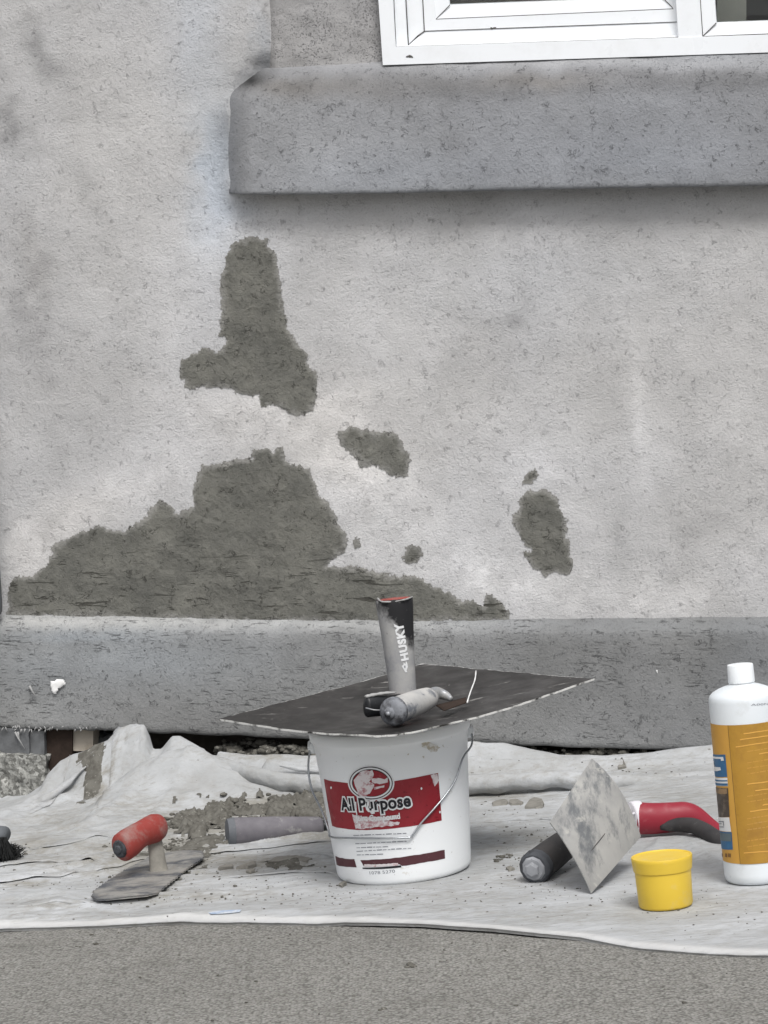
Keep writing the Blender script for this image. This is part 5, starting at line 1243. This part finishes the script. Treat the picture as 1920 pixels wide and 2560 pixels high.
# ================================================================== DARK BRUSH AT THE LEFT EDGE
yK = on_cloth(0, 2150)[1]; bc = P(-14, 2150, yK)
br = empty('scrub_brush', bc); tag(br, 'dark bristled scrubbing brush at the left edge of the cloth', 'brush')
M_brs = painted('dark_bristle', (.012, .013, .013), .8, (.09, .09, .085), .35, 60, .55, .7)
M_brb = painted('brush_block', (.12, .13, .14), .8, (.05, .05, .05), .7)
mb = MB(); mb.sweep([P(-75, 2092, yK + .02), P(-20, 2088, yK + .01), P(8, 2088, yK), P(16, 2090, yK)], [.014, .014, .012, .006], 16, ell=1.6); mb.build('block', M_brb, br)
mb = MB()
for i in range(1700):
    x0 = random.uniform(-60, 16); a = P(x0, 2096 + random.uniform(-4, 4), yK + random.uniform(-.02, .02)); an = random.uniform(-1, 1); L = random.uniform(.018, .033) if x0 < 25 else .02
    spread = (x0 + 20) / 60
    tip = a + np.array([(.35 * spread + random.uniform(-.25, .25)) * .03, random.uniform(-.012, .012), -L])
    tip[2] = max(tip[2], CZ(tip[0], tip[1]) + .001)
    mid = (a + tip) / 2 + np.array([random.uniform(-.002, .002), 0, 0]); mb.sweep([a, mid, tip], [.0007, .0007, .0004], 3, caps=False)
for i in range(260):
    q = P(random.gauss(22, 16), 2128 + random.uniform(-14, 20), yK + random.uniform(-.01, .01)); d = np.array([random.uniform(-1, 1), random.uniform(-1, 1), random.uniform(-1, 1)]) * .007
    mb.sweep([q - d, q + d * .2 + [0, 0, .001], q + d], [.0005, .0007, .0003], 3, caps=False)
mb.build('bristles', M_brs, br)

# ================================================================== MORTAR CRUMBS, CHIPS, TAPE
M_crumb = painted('mortar_crumb', (.150, .145, .128), .95, (.075, .070, .060), .8, 60, .42, .62, .15, bump=.8, bscale=150, dirt2=((.33, .32, .29), .6, .68))
ico = bmesh.new(); bmesh.ops.create_icosphere(ico, subdivisions=2, radius=1); ico.verts.index_update()
IV = np.array([v.co[:] for v in ico.verts]); IF = [[v.index for v in f.verts] for f in ico.faces]; ico.free()
ico = bmesh.new(); bmesh.ops.create_icosphere(ico, subdivisions=1, radius=1); ico.verts.index_update()
JV = np.array([v.co[:] for v in ico.verts]); JF = [[v.index for v in f.verts] for f in ico.faces]; ico.free()
def lump(mb_, c, r, flat=.6, fine=True):
    V0, F0 = (IV, IF) if fine else (JV, JF)
    V = V0.copy(); k = rng.random() * 50
    V *= (1 + .75 * fbm(V[:, 0] * 1.7 + k, V[:, 1] * 1.7 + V[:, 2] * 1.3 + k, 5, 3))[:, None]
    V *= r * np.array([rng.uniform(.8, 1.5), rng.uniform(.7, 1.2), flat]); a = rng.random() * 6.28
    Rm = np.array([[math.cos(a), -math.sin(a), 0], [math.sin(a), math.cos(a), 0], [0, 0, 1]]); mb_.add(V @ Rm.T + c, F0)
mb = MB()
def scatter(n, line, sx, sy, r0, r1, fine=True, wallside=False):
    L = np.array(line, float); cum = np.r_[0, np.cumsum(np.hypot(*np.diff(L, axis=0).T))]
    for _ in range(n):
        t = rng.random() * cum[-1]; px = np.interp(t, cum, L[:, 0]) + rng.normal() * sx; py = np.interp(t, cum, L[:, 1]) + rng.normal() * sy
        r = r0 + (r1 - r0) * rng.random() ** 3
        g = on_cloth(px, py, 3); wy = wallY(g[0])
        if g[1] > wy - .012: g[1] = wy - .012; g[2] = CZ(g[0], g[1])
        lump(mb, g + [0, 0, r * .25], r, rng.uniform(.45, .8), fine)
scatter(420, [(430, 2060), (520, 2045), (600, 2030), (700, 2015), (840, 2000)], 14, 7, .0018, .0085)
scatter(260, [(440, 2075), (540, 2055), (700, 2035), (840, 2030)], 18, 9, .0015, .006, False)
scatter(170, [(400, 2150), (450, 2120), (540, 2095), (560, 2075)], 22, 13, .0012, .005, False)
scatter(160, [(380, 2200), (450, 2160), (500, 2120)], 26, 14, .001, .0035, False)
scatter(240, [(300, 2130), (380, 2125), (450, 2140), (420, 2190)], 26, 10, .0010, .0045, False)
scatter(130, [(430, 2055), (560, 2025), (700, 2005), (840, 1990)], 16, 6, .0025, .0085)
scatter(150, [(900, 2235), (400, 2245), (60, 2190)], 60, 22, .0006, .0024, False)
scatter(60, [(830, 2055), (700, 2035)], 20, 5, .002, .006)
scatter(60, [(60, 2120), (30, 2140)], 20, 8, .0015, .005, False)
scatter(40, [(240, 1950), (230, 1985)], 9, 8, .001, .004, False)
scatter(420, [(0, 2230), (900, 2230), (1500, 2230), (1900, 2300)], 60, 35, .0005, .0017, False)
scatter(220, [(1200, 2030), (1400, 2120), (1280, 2200)], 90, 40, .0005, .0020, False)
scatter(120, [(1180, 1930), (1780, 1930)], 50, 14, .0005, .002, False)
for (x_, y_, r_) in [(1025, 2415, .0055), (1032, 2418, .004), (1018, 2420, .003), (240, 2362, .003), (228, 2338, .002), (640, 2455, .002), (960, 2524, .003), (950, 2527, .002), (1710, 2508, .0025), (1290, 2515, .002), (350, 2445, .0018), (530, 2552, .002), (615, 2507, .0015)]:
    g_ = G(x_, y_); lump(mb, g_ + [0, 0, r_ * .3], r_, .5)
for _ in range(170):
    x_ = rng.uniform(-40, 1960); y_ = 2560 - 235 * rng.random() ** .8
    g_ = G(x_, y_)
    if g_[1] > frontY(g_[0]) - .006: continue
    r_ = .0004 + .0014 * rng.random() ** 3; lump(mb, g_ + [0, 0, r_ * .3], r_, .6, False)
scatter(200, [(100, 2180), (800, 2170)], 60, 25, .0006, .0022, False)
scatter(30, [(1240, 2150), (1285, 2140)], 12, 4, .0015, .004, False)
def mudsheet(zone, thr, hh, seed):
    z_ = np.array([on_cloth(x, y, 3)[:2] for x, y in zone]); lo = z_.min(0) - .01; hi = z_.max(0) + .01
    X, Y = np.meshgrid(np.arange(lo[0], hi[0], .0024), np.arange(lo[1], hi[1], .0045)); x, y = X.ravel(), Y.ravel()
    D = np.clip(sdf(x, y, z_) / .02, -1, 1); nn_ = fbm(x * 42, y * 26, seed, 5) + .35 * D - thr
    k = nn_ > 0; H = gz(x) + hcloth(x, y) + .0012 + np.minimum(hh, nn_ * hh * 2.2) * (1 + .8 * fbm(x * 160, y * 90, seed + 3, 3))
    Fc = [f for f in gridfaces(*X.shape) if k[list(f)].all()]
    if not Fc: return
    used = np.zeros(len(x), bool); used[np.unique(np.array(Fc).ravel())] = True; idx = np.cumsum(used) - 1
    mb.add(np.c_[x, y, H][used], [tuple(idx[i] for i in f) for f in Fc])
mudsheet([(420, 2075), (450, 2045), (560, 2015), (700, 1998), (850, 1985), (850, 2045), (700, 2052), (560, 2085), (470, 2100)], .10, .011, 301)
mudsheet([(370, 2175), (420, 2120), (520, 2085), (575, 2090), (560, 2125), (480, 2150), (430, 2200)], .08, .004, 311)
mudsheet([(330, 2130), (380, 2110), (420, 2130), (380, 2170), (320, 2150)], .12, .003, 321)
mudsheet([(220, 1985), (232, 1945), (262, 1925), (252, 1965), (240, 1990)], -.1, .0015, 331)
mudsheet([(640, 2165), (690, 2140), (850, 2150), (850, 2190), (700, 2180)], .25, .003, 341)
mb.build('mortar_debris', M_crumb, origin=np.array([0, 3.3, 0])); tag(bpy.data.objects['mortar_debris'], 'grey-brown mortar crumbs scattered over the drop cloth behind the tools', 'debris', kind='stuff')
# rubble wedged in the gap under the ledge
mb = MB()
def gap(n, x0, x1, y0f, r0, r1, dep=.0):
    for _ in range(n):
        px = rng.uniform(x0, x1); py = y0f(px) + rng.normal() * 5; r = r0 + (r1 - r0) * rng.random() ** 2
        Y = wallY((px - 960) / F * 3.9) + dep + rng.uniform(-.02, .03); q = P(px, py, Y); lump(mb, q, r, .7)
gap(230, 540, 840, lambda x: 1878 + 6 * math.sin(x / 30), .003, .010); gap(60, 560, 700, lambda x: 1862, .003, .008, .03)
gap(200, 1340, 1780, lambda x: np.interp(x, [1340, 1420, 1510, 1580, 1700, 1780], [1880, 1890, 1880, 1888, 1882, 1876]), .003, .009)
gap(40, 1200, 1340, lambda x: 1872, .002, .006); gap(60, 1480, 1540, lambda x: 1878, .003, .010); gap(30, 1700, 1750, lambda x: 1868, .004, .010)
mb.build('rubble', M_crumb, origin=np.array([0, 3.9, 0])); tag(bpy.data.objects['rubble'], 'broken mortar rubble wedged in the dark gap under the ledge', 'rubble', kind='stuff')
# soil bank behind
M_chip = painted('mortar_chip_skin', (.25, .24, .215), .9, (.15, .145, .13), .6, 80, .45, .62, .2, bump=.6)
chips = [([(1229, 2010), (1240, 2005), (1265, 2003), (1272, 2010), (1266, 2014), (1232, 2016)], 'flat grey mortar chip, leftmost of the three right of the pail'),
         ([(1274, 2004), (1292, 2002), (1309, 2009), (1302, 2013), (1280, 2014), (1272, 2011)], 'flat grey mortar chip touching the leftmost chip right of the pail'),
         ([(1310, 2021), (1322, 2004), (1335, 1997), (1352, 2001), (1362, 2010), (1356, 2020), (1340, 2023)], 'large wedge shaped mortar chip between the pail and the plate trowel'),
         ([(543, 2172), (562, 2168), (585, 2167), (584, 2173), (545, 2176)], 'thin long mortar chip on the cloth right of the muddy trowel'),
         ([(590, 2173), (612, 2163), (640, 2161), (641, 2168), (620, 2173)], 'oval brown mortar chip between two cloth wrinkles left of the pail'),
         ([(668, 2158), (690, 2146), (745, 2144), (782, 2150), (770, 2158)], 'widest mortar chip, lying beside the foot of the pail'),
         ([(615, 2182), (632, 2178), (640, 2182), (624, 2187)], 'small dark mortar chip in front of the oval brown chip'),
         ([(1537, 1908), (1548, 1904), (1556, 1912), (1566, 1919), (1555, 1923), (1546, 1918)], 'lumpy mortar chip on the cloth fold above the plate trowel'),
         ([(1266, 2173), (1278, 2171), (1288, 2176), (1272, 2180)], 'small brown mortar chip beside the black butt of the plate trowel'),
         ([(846, 2216), (862, 2208), (868, 2213), (856, 2220)], 'yellowish crumb of mortar at the foot of the pail')]
for pl_, lb in chips:
    pw = np.array([on_cloth(x, y) for x, y in pl_]); c = pw.mean(0); n = len(pw); mb_ = MB()
    T_ = c + (pw - c) * .96 + [0, 0, .0030]; In = c + (pw - c) * .72 + [0, 0, .0040]
    # round out
    V = list(pw - [0, 0, .001]) + list(T_) + list(In) + [c + [0, 0, .0038]]
    V = [p + np.array([rng.normal() * .0006, rng.normal() * .0012, rng.normal() * .0005]) for p in V]
    Fc = []
    for r_ in range(2): Fc += [(r_ * n + i, r_ * n + (i + 1) % n, (r_ + 1) * n + (i + 1) % n, (r_ + 1) * n + i) for i in range(n)]
    Fc += [(2 * n + i, 2 * n + (i + 1) % n, 3 * n) for i in range(n)]
    o = mesh('mortar_chip', V, Fc, M_chip, origin=c, smooth=True); tag(o, lb, 'chip', 'flat mortar chips on the drop cloth')
    autosmooth(o, 25)
# painter's tape scrap
M_tape = painted('blue_tape', (.31, .40, .54), .7, (.6, .63, .66), .9, 60, .42, .62)
pl_ = [(520, 2285), (545, 2281), (575, 2279), (603, 2278), (600, 2283), (575, 2286), (545, 2288), (526, 2288)]
pw = np.array([on_cloth(x, y) + [0, 0, .0014] for x, y in pl_]); o = mesh('tape_scrap', np.r_[pw, pw + [0, 0, .0006]], [tuple(range(8, 16)), tuple(reversed(range(8)))] + [(i, (i + 1) % 8, (i + 1) % 8 + 8, i + 8) for i in range(8)], M_tape, origin=pw.mean(0)); autosmooth(o)
tag(o, 'faded blue tape scrap near the front hem of the cloth', 'tape')
